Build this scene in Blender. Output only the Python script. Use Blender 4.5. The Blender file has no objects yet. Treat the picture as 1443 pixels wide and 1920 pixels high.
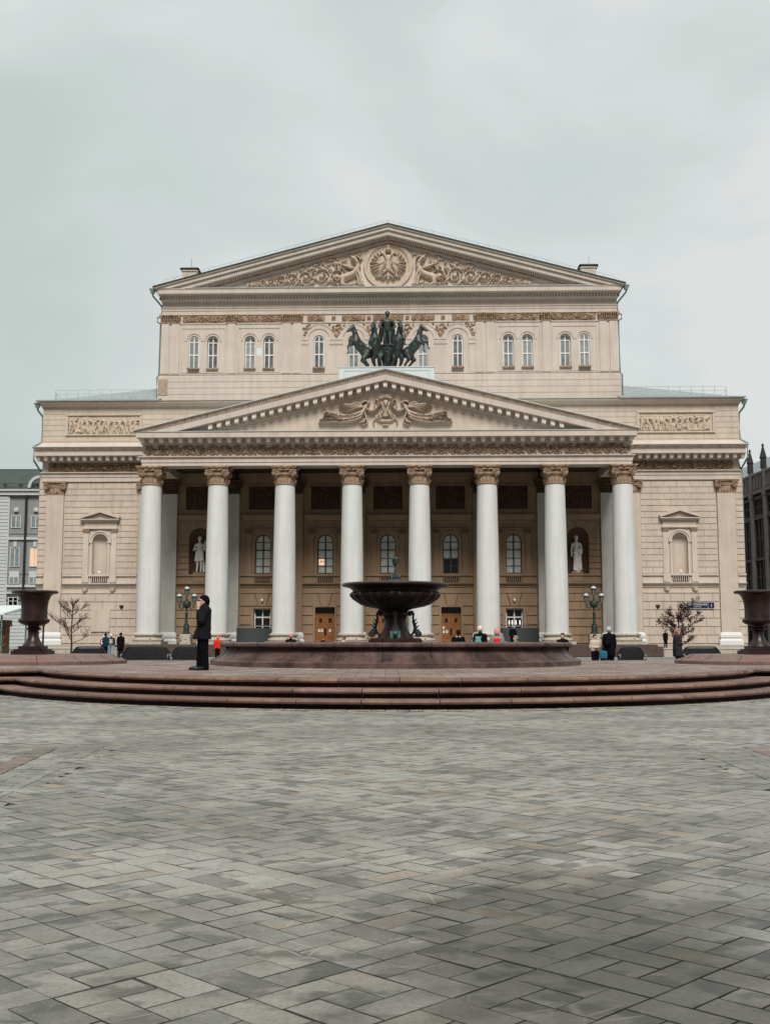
import bpy, bmesh, math, random
import numpy as np
from mathutils import Vector, Matrix, noise as mnoise
random.seed(7); RNG = np.random.RandomState(5)
R = math.radians; PI = math.pi
SC = bpy.context.scene
COL = SC.collection
# ------------------------------------------------------------------ camera
cam = bpy.data.cameras.new('camera'); camo = bpy.data.objects.new('camera', cam); COL.objects.link(camo)
camo.location = (0, 0, 1.26); camo.rotation_euler = (R(90+6.507), 0, 0)
cam.sensor_fit = 'VERTICAL'; cam.sensor_height = 36.0; cam.lens = 39.45
cam.clip_start = 0.1; cam.clip_end = 3000
SC.camera = camo
# ------------------------------------------------------------------ light
SUN_EL, SUN_AZ = R(48), R(176)       # soft, high, from behind the camera
w = bpy.data.worlds.new('World'); SC.world = w; w.use_nodes = True
nt = w.node_tree; nt.nodes.clear()
def N(t, tree=nt, **k):
    n = tree.nodes.new(t)
    for a, b in k.items(): setattr(n, a, b)
    return n
L = nt.links.new
tc = N('ShaderNodeTexCoord'); out = N('ShaderNodeOutputWorld'); bg = N('ShaderNodeBackground')
mp = N('ShaderNodeMapping'); mp.inputs['Scale'].default_value = (1.0, 1.0, 1.75); mp.inputs['Location'].default_value = (1.6, 2.2, 4.1)
n1 = N('ShaderNodeTexNoise'); n1.inputs['Scale'].default_value = 2.4; n1.inputs['Detail'].default_value = 5; n1.inputs['Roughness'].default_value = .5; n1.inputs['Distortion'].default_value = .35
L(tc.outputs['Generated'], mp.inputs['Vector']); L(mp.outputs['Vector'], n1.inputs['Vector'])
cr = N('ShaderNodeValToRGB'); e = cr.color_ramp.elements
e[0].position = .39; e[0].color = (.56, .64, .612, 1)
e[1].position = .61; e[1].color = (.75, .78, .775, 1)
m_ = e.new(.50); m_.color = (.64, .70, .685, 1)
L(n1.outputs['Fac'], cr.inputs['Fac'])
sky = N('ShaderNodeTexSky', sky_type='NISHITA'); sky.sun_disc = False
sky.sun_elevation = SUN_EL; sky.sun_rotation = SUN_AZ; sky.dust_density = 6; sky.air_density = 1.5
skm = N('ShaderNodeVectorMath', operation='SCALE'); skm.inputs['Scale'].default_value = .08
L(sky.outputs['Color'], skm.inputs[0])
mix = N('ShaderNodeMix', data_type='RGBA'); mix.inputs['Factor'].default_value = .06
L(cr.outputs['Color'], mix.inputs['A']); L(skm.outputs['Vector'], mix.inputs['B'])
# an overcast sky is brighter towards the zenith (above what the lens sees) and darker below the horizon
sx = N('ShaderNodeSeparateXYZ'); L(tc.outputs['Generated'], sx.inputs[0])
mr = N('ShaderNodeMapRange', interpolation_type='SMOOTHSTEP'); L(sx.outputs['Z'], mr.inputs['Value'])
mr.inputs['From Min'].default_value = .56; mr.inputs['From Max'].default_value = .95
mr.inputs['To Min'].default_value = 1.0; mr.inputs['To Max'].default_value = 1.5
mr2 = N('ShaderNodeMapRange', interpolation_type='SMOOTHSTEP'); L(sx.outputs['Z'], mr2.inputs['Value'])
mr2.inputs['From Min'].default_value = -.08; mr2.inputs['From Max'].default_value = .02
mr2.inputs['To Min'].default_value = .3; mr2.inputs['To Max'].default_value = 1.0
mm = N('ShaderNodeMath', operation='MULTIPLY'); L(mr.outputs[0], mm.inputs[0]); L(mr2.outputs[0], mm.inputs[1])
# added dimming of the unseen sky behind the lens, to deepen portico shade
mr3 = N('ShaderNodeMapRange', interpolation_type='SMOOTHSTEP'); L(sx.outputs['Y'], mr3.inputs['Value'])
mr3.inputs['From Min'].default_value = -.5; mr3.inputs['From Max'].default_value = .3; mr3.inputs['To Min'].default_value = .28; mr3.inputs['To Max'].default_value = 1.0
mb3 = N('ShaderNodeMath', operation='MULTIPLY'); L(mm.outputs[0], mb3.inputs[0]); L(mr3.outputs[0], mb3.inputs[1]); mm = mb3
L(mix.outputs['Result'], bg.inputs['Color']); L(mm.outputs[0], bg.inputs['Strength']); L(bg.outputs[0], out.inputs['Surface'])
sl = bpy.data.lights.new('sun', 'SUN'); sl.energy = 3.75; sl.angle = R(24); sl.color = (1, .965, .92)
so = bpy.data.objects.new('sun', sl); COL.objects.link(so); so.rotation_euler = (R(90)-SUN_EL, 0, R(180)-SUN_AZ)
SC.view_settings.view_transform = 'Standard'; SC.view_settings.look = 'None'
SC.view_settings.exposure = 0.0; SC.view_settings.gamma = 1.0
# ------------------------------------------------------------------ materials
MATS = {}
def mat(name, col, rough=.8, var=.10, scale=1.5, bump=.0, bscale=20, spec=.3, metal=0, col2=None, c2scale=.6, c2=(.5, .62), streak=0, coat=0, attr=None, emit=None):
    if name in MATS: return MATS[name]
    m = bpy.data.materials.new(name); m.use_nodes = True; t = m.node_tree; b = t.nodes['Principled BSDF']
    l = t.links.new
    b.inputs['Roughness'].default_value = rough; b.inputs['Metallic'].default_value = metal
    b.inputs['Specular IOR Level'].default_value = spec
    if coat: b.inputs['Coat Weight'].default_value = coat; b.inputs['Coat Roughness'].default_value = .15
    c = t.nodes.new('ShaderNodeTexCoord')
    cur = t.nodes.new('ShaderNodeRGB'); cur.outputs[0].default_value = (*col, 1); cur = cur.outputs[0]
    if attr:
        a = t.nodes.new('ShaderNodeVertexColor'); a.layer_name = attr
        x = t.nodes.new('ShaderNodeMix'); x.data_type = 'RGBA'; x.blend_type = 'MULTIPLY'; x.inputs['Factor'].default_value = 1
        l(cur, x.inputs['A']); l(a.outputs['Color'], x.inputs['B']); cur = x.outputs['Result']
    if col2:
        n = t.nodes.new('ShaderNodeTexNoise'); n.inputs['Scale'].default_value = c2scale; n.inputs['Detail'].default_value = 6; n.inputs['Roughness'].default_value = .6
        l(c.outputs['Object'], n.inputs['Vector'])
        r = t.nodes.new('ShaderNodeMapRange'); r.inputs['From Min'].default_value = c2[0]; r.inputs['From Max'].default_value = c2[1]; l(n.outputs['Fac'], r.inputs['Value'])
        x = t.nodes.new('ShaderNodeMix'); x.data_type = 'RGBA'; l(r.outputs[0], x.inputs['Factor']); l(cur, x.inputs['A']); x.inputs['B'].default_value = (*col2, 1); cur = x.outputs['Result']
    if var:
        n = t.nodes.new('ShaderNodeTexNoise'); n.inputs['Scale'].default_value = scale; n.inputs['Detail'].default_value = 8; n.inputs['Roughness'].default_value = .65
        l(c.outputs['Object'], n.inputs['Vector'])
        r = t.nodes.new('ShaderNodeMapRange'); r.inputs['From Min'].default_value = .3; r.inputs['From Max'].default_value = .7; r.inputs['To Min'].default_value = 1-var; r.inputs['To Max'].default_value = 1+var; l(n.outputs['Fac'], r.inputs['Value'])
        x = t.nodes.new('ShaderNodeVectorMath'); x.operation = 'SCALE'; l(cur, x.inputs[0]); l(r.outputs[0], x.inputs['Scale']); cur = x.outputs[0]
    if streak:
        mpp = t.nodes.new('ShaderNodeMapping'); mpp.inputs['Scale'].default_value = (1.7, 1.7, .12); l(c.outputs['Object'], mpp.inputs[0])
        n = t.nodes.new('ShaderNodeTexNoise'); n.inputs['Scale'].default_value = 1.6; n.inputs['Detail'].default_value = 6; l(mpp.outputs[0], n.inputs['Vector'])
        r = t.nodes.new('ShaderNodeMapRange'); r.inputs['From Min'].default_value = .42; r.inputs['From Max'].default_value = .72; r.inputs['To Min'].default_value = 1; r.inputs['To Max'].default_value = 1-streak; l(n.outputs['Fac'], r.inputs['Value'])
        x = t.nodes.new('ShaderNodeVectorMath'); x.operation = 'SCALE'; l(cur, x.inputs[0]); l(r.outputs[0], x.inputs['Scale']); cur = x.outputs[0]
    l(cur, b.inputs['Base Color'])
    if bump:
        n = t.nodes.new('ShaderNodeTexNoise'); n.inputs['Scale'].default_value = bscale; n.inputs['Detail'].default_value = 5; l(c.outputs['Object'], n.inputs['Vector'])
        p = t.nodes.new('ShaderNodeBump'); p.inputs['Strength'].default_value = bump; p.inputs['Distance'].default_value = .03; l(n.outputs['Fac'], p.inputs['Height']); l(p.outputs[0], b.inputs['Normal'])
    if emit:
        b.inputs['Emission Color'].default_value = (*emit[0], 1); b.inputs['Emission Strength'].default_value = emit[1]
    MATS[name] = m; return m
CREAM = mat('cream_stucco', (.545, .462, .382), .9, .09, .5, bump=.05, streak=.13, spec=.1)
CREAM2 = mat('pale_stucco_trim', (.575, .502, .432), .9, .08, .6, streak=.12, spec=.1)
INNER = mat('shade_painted_stucco', (.33, .23, .15), .9, .12, .8, streak=.15, spec=.1)  # portico shade put into the colour: a darker, browner copy of the cream
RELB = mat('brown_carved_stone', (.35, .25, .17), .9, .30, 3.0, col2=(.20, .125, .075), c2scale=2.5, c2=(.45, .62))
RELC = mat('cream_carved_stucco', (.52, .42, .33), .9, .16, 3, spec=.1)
PANELD = mat('shade_painted_panel', (.075, .043, .028), .9, .25, 3)  # colour lowered to paint the deep shade high in the portico
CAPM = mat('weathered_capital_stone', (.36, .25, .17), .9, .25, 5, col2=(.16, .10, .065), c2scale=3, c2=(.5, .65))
WHITE = mat('white_plaster_column', (.64, .65, .635), .9, .05, .9, streak=.10, spec=.1)
GREYP = mat('grey_plaster_pilaster', (.50, .49, .455), .85, .08, 1.2, streak=.14)
BASEST = mat('mottled_limestone_base', (.44, .39, .33), .85, .18, 5, col2=(.17, .12, .10), c2scale=4.0, c2=(.55, .64))
WBASE = mat('white_painted_base', (.66, .67, .66), .8, .05, 2)
MODW = mat('modillion_plaster', (.72, .63, .54), .85, .06, 2)
ROOFM = mat('grey_metal_roof', (.27, .31, .31), .5, .14, 1.2, spec=.4)
LEADM = mat('pale_metal_flashing', (.55, .60, .60), .5, .06, 2)
DKTRIM = mat('dark_green_metal_edge', (.035, .05, .045), .5, .05, 2)
PIPE = mat('green_grey_downpipe', (.16, .22, .20), .5, .08, 2)
RAILM = mat('light_grey_railing_metal', (.48, .54, .54), .5, 0)
FRAMEW = mat('white_window_frame', (.70, .69, .66), .6, .03, 2)
FRAMED = mat('dark_window_frame', (.085, .07, .055), .6, .03, 2)
GLASSU = mat('glass_with_pale_blind', (.20, .235, .225), .22, .35, 1.1, spec=.5)
GLASSI = mat('glass_with_white_curtain', (.62, .65, .63), .25, .20, 1.6, spec=.5)
GLASSD = mat('dark_glass', (.010, .012, .013), .12, .2, 2, spec=.5)
GRAN = mat('brown_granite_steps', (.085, .058, .046), .6, .25, 3, bump=.1)
OAK = mat('varnished_oak_door', (.30, .125, .04), .4, .25, 6)
BRONZE = mat('green_black_bronze', (.022, .032, .029), .48, .35, 3.0, spec=.5, col2=(.09, .125, .11), c2scale=2.6, c2=(.5, .72))
FBRONZE = mat('fountain_bronze', (.022, .038, .036), .45, .4, 9, spec=.5, col2=(.04, .11, .095), c2scale=8, c2=(.55, .7))
REDGR = mat('polished_red_granite', (.026, .013, .011), .36, .3, 5, spec=.35, col2=(.014, .007, .0065), c2scale=3)
REDGR2 = mat('basin_red_granite', (.105, .064, .054), .45, .35, 7, spec=.35, bump=.08, col2=(.045, .027, .024), c2scale=1.3, c2=(.45, .62))
STEPST = mat('red_sandstone_step', (.20, .120, .090), .6, .30, 6, bump=.15, attr='tone', col2=(.12, .068, .052), c2scale=1.1, c2=(.45, .65), spec=.25)
BLACK = mat('black_parts_and_painted_shade', (.022, .017, .016), .8, .1, 3)  # black joints and fittings; also paints shade under nosings and behind balusters
# ------------------------------------------------------------------ mesh helpers
def tag(o, label=None, cat=None, group=None, kind=None):
    if label: o['label'] = label
    if cat: o['category'] = cat
    if group: o['group'] = group
    if kind: o['kind'] = kind
    return o
def empty(name, loc=(0, 0, 0), rz=0, label=None, cat=None, group=None, parent=None):
    o = bpy.data.objects.new(name, None); COL.objects.link(o); o.location = loc; o.rotation_euler = (0, 0, rz)
    o.empty_display_size = .3; o.parent = parent
    return tag(o, label, cat, group)
def children(o): return [c for c in COL.objects if c.parent == o]
def copy_tree(o, parent=None):
    c = o.copy(); COL.objects.link(c); c.parent = parent
    for ch in children(o): copy_tree(ch, c)
    return c
class MB:
    def __init__(s): s.v = []; s.f = []; s.c = None
    def add(s, vs, fs):
        n = len(s.v); s.v += [tuple(x) for x in vs]; s.f += [tuple(i+n for i in f) for f in fs]
    def box(s, x0, x1, y0, y1, z0, z1):
        s.add([(x0,y0,z0),(x1,y0,z0),(x1,y1,z0),(x0,y1,z0),(x0,y0,z1),(x1,y0,z1),(x1,y1,z1),(x0,y1,z1)],
              [(0,3,2,1),(4,5,6,7),(0,1,5,4),(1,2,6,5),(2,3,7,6),(3,0,4,7)])
    def frus(s, a, b, z0, z1):      # a, b = (x0,x1,y0,y1) at z0 / z1
        s.add([(a[0],a[2],z0),(a[1],a[2],z0),(a[1],a[3],z0),(a[0],a[3],z0),(b[0],b[2],z1),(b[1],b[2],z1),(b[1],b[3],z1),(b[0],b[3],z1)],
              [(0,3,2,1),(4,5,6,7),(0,1,5,4),(1,2,6,5),(2,3,7,6),(3,0,4,7)])
    def poly(s, pts, y0, y1):       # (x,z) polygon, extruded y0..y1 (front y0), counter-clockwise seen from -y
        n = len(pts)
        s.add([(p[0], y0, p[1]) for p in pts]+[(p[0], y1, p[1]) for p in pts],
              [tuple(range(n)), tuple(range(2*n-1, n-1, -1))]+[(i, i+n, (i+1) % n+n, (i+1) % n) for i in range(n)])
    def lathe(s, prof, n=24, cx=0, cy=0, wob=None, cap=True, a0=0):
        b = len(s.v)
        for (r, z) in prof:
            for i in range(n):
                a = a0+2*PI*i/n; rr = r*(wob(a, z) if wob else 1)
                s.v.append((cx+rr*math.cos(a), cy+rr*math.sin(a), z))
        for j in range(len(prof)-1):
            for i in range(n):
                s.f.append((b+j*n+i, b+j*n+(i+1) % n, b+(j+1)*n+(i+1) % n, b+(j+1)*n+i))
        if cap:
            s.f.append(tuple(b+i for i in range(n-1, -1, -1))); k = b+(len(prof)-1)*n; s.f.append(tuple(k+i for i in range(n)))
    def tube(s, pts, r, n=6, r1=None):
        pts = [Vector(p) for p in pts]; b = len(s.v); m = len(pts); up = Vector((0, 0, 1))
        for i, p in enumerate(pts):
            t = (pts[min(i+1, m-1)]-pts[max(i-1, 0)]).normalized()
            a = t.cross(up)
            if a.length < .05: a = t.cross(Vector((1, 0, 0)))
            a.normalize(); c = t.cross(a)
            rr = r if r1 is None else r+(r1-r)*i/(m-1)
            if isinstance(r, (list, tuple)): rr = r[i]
            for k in range(n):
                an = 2*PI*k/n; q = p+(a*math.cos(an)+c*math.sin(an))*rr; s.v.append(tuple(q))
        for i in range(m-1):
            for k in range(n): s.f.append((b+i*n+k, b+i*n+(k+1) % n, b+(i+1)*n+(k+1) % n, b+(i+1)*n+k))
        s.f.append(tuple(b+k for k in range(n-1, -1, -1))); s.f.append(tuple(b+(m-1)*n+k for k in range(n)))
    def build(s, name, m, parent=None, smooth=False, fixn=False, loc=None):
        me = bpy.data.meshes.new(name); me.from_pydata(s.v, [], s.f); me.materials.append(m)
        if s.c is not None:
            ca = me.color_attributes.new('tone', 'FLOAT_COLOR', 'CORNER'); arr = np.ones((len(me.loops), 4), dtype=np.float32)
            k = 0
            cols = np.array(s.c, dtype=np.float32); tot = np.array([len(f) for f in s.f]); arr[:, :3] = np.repeat(cols, tot, axis=0)
            ca.data.foreach_set('color', arr.ravel())
        if fixn:
            bm = bmesh.new(); bm.from_mesh(me); bmesh.ops.recalc_face_normals(bm, faces=bm.faces); bm.to_mesh(me); bm.free()
        if smooth: me.polygons.foreach_set('use_smooth', [True]*len(me.polygons))
        me.update()
        o = bpy.data.objects.new(name, me); COL.objects.link(o); o.parent = parent
        if loc: o.location = loc
        if smooth == 'auto':
            bm = bmesh.new(); bm.from_mesh(me)
            for e_ in bm.edges:
                if len(e_.link_faces) == 2 and e_.calc_face_angle(0) > R(38): e_.smooth = False
            bm.to_mesh(me); bm.free()
        return o
def grid_mesh(name, X, Z, Hh, v0, m, parent, keep=None):
    """carved relief: height Hh over the wall plane v0 (towards -y)"""
    nz, nx = Hh.shape
    P = np.stack([X, v0-Hh, Z], -1).reshape(-1, 3)
    i = np.arange(nz*nx).reshape(nz, nx)
    F = np.stack([i[:-1, :-1], i[:-1, 1:], i[1:, 1:], i[1:, :-1]], -1).reshape(-1, 4)
    if keep is not None:
        kk = np.maximum.reduce([Hh[:-1, :-1], Hh[:-1, 1:], Hh[1:, 1:], Hh[1:, :-1]]).ravel() > keep
        F = F[kk]
        used = np.unique(F); mp_ = -np.ones(len(P), int); mp_[used] = np.arange(len(used)); P = P[used]; F = mp_[F]
    me = bpy.data.meshes.new(name); me.from_pydata(P.tolist(), [], F.tolist()); me.materials.append(m)
    me.polygons.foreach_set('use_smooth', [True]*len(me.polygons))
    o = bpy.data.objects.new(name, me); COL.objects.link(o); o.parent = parent
    return o
class Relief:
    def __init__(s, x0, x1, z0, z1, h=.05):
        s.nx = int(round((x1-x0)/h))+1; s.nz = int(round((z1-z0)/h))+1
        s.X, s.Z = np.meshgrid(np.linspace(x0, x1, s.nx), np.linspace(z0, z1, s.nz)); s.H = np.zeros_like(s.X); s.st = h
    def seg(s, a, b, ra, rb, h):
        R_ = max(ra, rb); X, Z = s.X, s.Z
        i0 = np.searchsorted(X[0], min(a[0], b[0])-R_); i1 = np.searchsorted(X[0], max(a[0], b[0])+R_)
        j0 = np.searchsorted(Z[:, 0], min(a[1], b[1])-R_); j1 = np.searchsorted(Z[:, 0], max(a[1], b[1])+R_)
        if i1 <= i0 or j1 <= j0: return
        x = X[j0:j1, i0:i1]; z = Z[j0:j1, i0:i1]
        dx, dz = b[0]-a[0], b[1]-a[1]; l2 = dx*dx+dz*dz+1e-9
        t = np.clip(((x-a[0])*dx+(z-a[1])*dz)/l2, 0, 1); r = ra+(rb-ra)*t
        d = np.hypot(x-a[0]-t*dx, z-a[1]-t*dz)/np.maximum(r, 1e-4)
        hh = h*np.sqrt(np.clip(1-d*d, 0, 1)); s.H[j0:j1, i0:i1] = np.maximum(s.H[j0:j1, i0:i1], hh)
    def line(s, pts, r0, r1=None, h=.1):
        r1 = r0 if r1 is None else r1; n = len(pts)-1
        for i in range(n): s.seg(pts[i], pts[i+1], r0+(r1-r0)*i/n, r0+(r1-r0)*(i+1)/n, h)
    def spiral(s, cx, cz, r, a0, turns, th, h=.1, sgn=1, core=True):
        n = int(14*turns)+2; pts = []
        for i in range(n):
            t = i/(n-1); a = a0+sgn*2*PI*turns*t; q = r*(1-.82*t); pts.append((cx+q*math.cos(a), cz+q*math.sin(a)))
        s.line(pts, th, th*.6, h)
        if core: s.seg((cx, cz), (cx, cz), r*.26, r*.26, h*1.15)
    def leaf(s, x, z, a, l, wd, h=.1, curl=.5):
        pts = []
        for i in range(5):
            t = i/4; aa = a+curl*t; pts.append((x+l*t*math.cos(aa), z+l*t*math.sin(aa)))
        for i in range(4):
            ws = [.4, 1, .8, .5, .1]; s.seg(pts[i], pts[i+1], wd*ws[i], wd*ws[i+1], h)
    def ell(s, cx, cz, rx, rz, h, ang=0):
        x = s.X-cx; z = s.Z-cz; c, q = math.cos(ang), math.sin(ang); a = (x*c+z*q)/rx; b = (-x*q+z*c)/rz
        s.H = np.maximum(s.H, h*np.sqrt(np.clip(1-a*a-b*b, 0, 1)))
def frieze_relief(name, x0, x1, z0, z1, v, m, parent, period=1.06, h=.05, depth=.11, seed=1, style=0):
    rl = Relief(x0, x1, z0, z1, h); rr = random.Random(seed); hz = z1-z0; zc = (z0+z1)/2; x = x0+period*.5; k = 0
    while x < x1-period*.3:
        sg = 1 if k % 2 else -1
        rd = hz*.42
        rl.spiral(x, zc, rd, PI/2*sg+rr.uniform(-.2, .2), 1.6, hz*.075, depth, sg)
        for q in range(5 if style == 0 else 4):
            a = rr.uniform(0, 2*PI); rl.leaf(x+period*.5+rr.uniform(-.12, .12), zc+rr.uniform(-.3, .3)*hz, a, hz*.38, hz*.085, depth*rr.uniform(.7, 1), rr.uniform(-1.2, 1.2))
        for q in range(6):
            a = q*PI/3+.3; rl.leaf(x+rd*.9*math.cos(a), zc+rd*.9*math.sin(a), a, hz*.22, hz*.07, depth*.9, .6*sg)
        x += period; k += 1
    rl.H[0, :] = rl.H[-1, :] = 0; rl.H[:, 0] = rl.H[:, -1] = 0
    return grid_mesh(name, rl.X, rl.Z, rl.H, v, m, parent)
# ------------------------------------------------------------------ implicit bodies (one continuous skin) by surface nets
def sdf_mesh(prims, res, k=.04, pad=None):
    pad = pad or res*3
    lo = np.array([1e9]*3); hi = -lo
    for p in prims:
        if p[0] == 'c': pts = [p[1], p[2]]; r = max(p[3], p[4])
        else: pts = [p[1]]; r = max(p[2])
        for q in pts: lo = np.minimum(lo, np.array(q)-r); hi = np.maximum(hi, np.array(q)+r)
    lo -= pad; hi += pad; n = np.ceil((hi-lo)/res).astype(int)+1
    ax = [lo[i]+res*np.arange(n[i]) for i in range(3)]
    F = np.full(n, 10., dtype=np.float32)
    for p in prims:
        if p[0] == 'c': a = np.array(p[1], float); b = np.array(p[2], float); r = max(p[3], p[4]); plo = np.minimum(a, b)-r; phi = np.maximum(a, b)+r
        else: a = np.array(p[1], float); r = max(p[2]); plo = a-r; phi = a+r
        kk = p[-1] if isinstance(p[-1], dict) else {}
        kb = kk.get('k', k)
        mg = kb*1.5+res*3
        i0 = np.maximum(((plo-mg-lo)/res).astype(int), 0); i1 = np.minimum(((phi+mg-lo)/res).astype(int)+2, n)
        sl_ = tuple(slice(i0[q], i1[q]) for q in range(3))
        X, Y, Z = np.meshgrid(ax[0][sl_[0]], ax[1][sl_[1]], ax[2][sl_[2]], indexing='ij')
        if p[0] == 'c':
            d = b-a; l2 = (d*d).sum()+1e-12
            t = np.clip(((X-a[0])*d[0]+(Y-a[1])*d[1]+(Z-a[2])*d[2])/l2, 0, 1)
            D = np.sqrt((X-a[0]-t*d[0])**2+(Y-a[1]-t*d[1])**2+(Z-a[2]-t*d[2])**2)-(p[3]+(p[4]-p[3])*t)
        else:
            rx, ry, rz = p[2]; x, y, z = X-a[0], Y-a[1], Z-a[2]
            an = kk.get('ry', 0)
            if an: c, s_ = math.cos(an), math.sin(an); x, z = x*c+z*s_, -x*s_+z*c
            k0 = np.sqrt((x/rx)**2+(y/ry)**2+(z/rz)**2); k1 = np.sqrt((x/rx**2)**2+(y/ry**2)**2+(z/rz**2)**2)+1e-9
            D = k0*(k0-1)/k1
        if kk.get('cut'):
            hh = np.clip(.5-.5*(F[sl_]+D)/kb, 0, 1); F[sl_] = F[sl_]*(1-hh)+(-D)*hh+kb*hh*(1-hh)
        else:
            g = F[sl_]; hh = np.clip(.5+.5*(D-g)/kb, 0, 1); F[sl_] = D*(1-hh)+g*hh-kb*hh*(1-hh)
    S = F < 0; nx, ny, nz = F.shape
    acc = np.zeros((nx-1, ny-1, nz-1, 3), dtype=np.float32); cnt = np.zeros((nx-1, ny-1, nz-1), dtype=np.float32)
    C = [(i, j, l) for i in (0, 1) for j in (0, 1) for l in (0, 1)]
    for a in C:
        for q in range(3):
            if a[q]: continue
            b = list(a); b[q] = 1
            sa = tuple(slice(a[i], a[i]+F.shape[i]-1) for i in range(3)); sb = tuple(slice(b[i], b[i]+F.shape[i]-1) for i in range(3))
            fa, fb = F[sa], F[sb]; mk = (fa < 0) != (fb < 0)
            t = np.where(mk, fa/np.where(mk, fa-fb, 1), 0)
            for i in range(3): acc[..., i] += np.where(mk, a[i]+(t if i == q else 0), 0)
            cnt += mk
    ok = cnt > 0; idx = -np.ones(cnt.shape, int); idx[ok] = np.arange(ok.sum())
    I = np.argwhere(ok); V = lo+res*(I+acc[ok]/cnt[ok][:, None])
    faces = []
    def quads(mk, A, B, Cc, Dd, inside):
        q = np.stack([A[mk], B[mk], Cc[mk], Dd[mk]], -1); fl = inside[mk]
        q[~fl] = q[~fl][:, ::-1]; faces.append(q)
    a, b = S[:-1, 1:-1, 1:-1], S[1:, 1:-1, 1:-1]; quads(a != b, idx[:, :-1, :-1], idx[:, 1:, :-1], idx[:, 1:, 1:], idx[:, :-1, 1:], a)
    a, b = S[1:-1, :-1, 1:-1], S[1:-1, 1:, 1:-1]; quads(a != b, idx[:-1, :, :-1], idx[:-1, :, 1:], idx[1:, :, 1:], idx[1:, :, :-1], a)
    a, b = S[1:-1, 1:-1, :-1], S[1:-1, 1:-1, 1:]; quads(a != b, idx[:-1, :-1, :], idx[1:, :-1, :], idx[1:, 1:, :], idx[:-1, 1:, :], a)
    Fq = np.concatenate(faces)
    return V, Fq
def blob(name, prims, res, m, parent=None, k=.04, smooth=True):
    V, F = sdf_mesh(prims, res, k)
    me = bpy.data.meshes.new(name); me.from_pydata(V.tolist(), [], F.tolist()); me.materials.append(m)
    me.polygons.foreach_set('use_smooth', [True]*len(me.polygons)); me.update()
    o = bpy.data.objects.new(name, me); COL.objects.link(o); o.parent = parent
    return o
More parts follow.
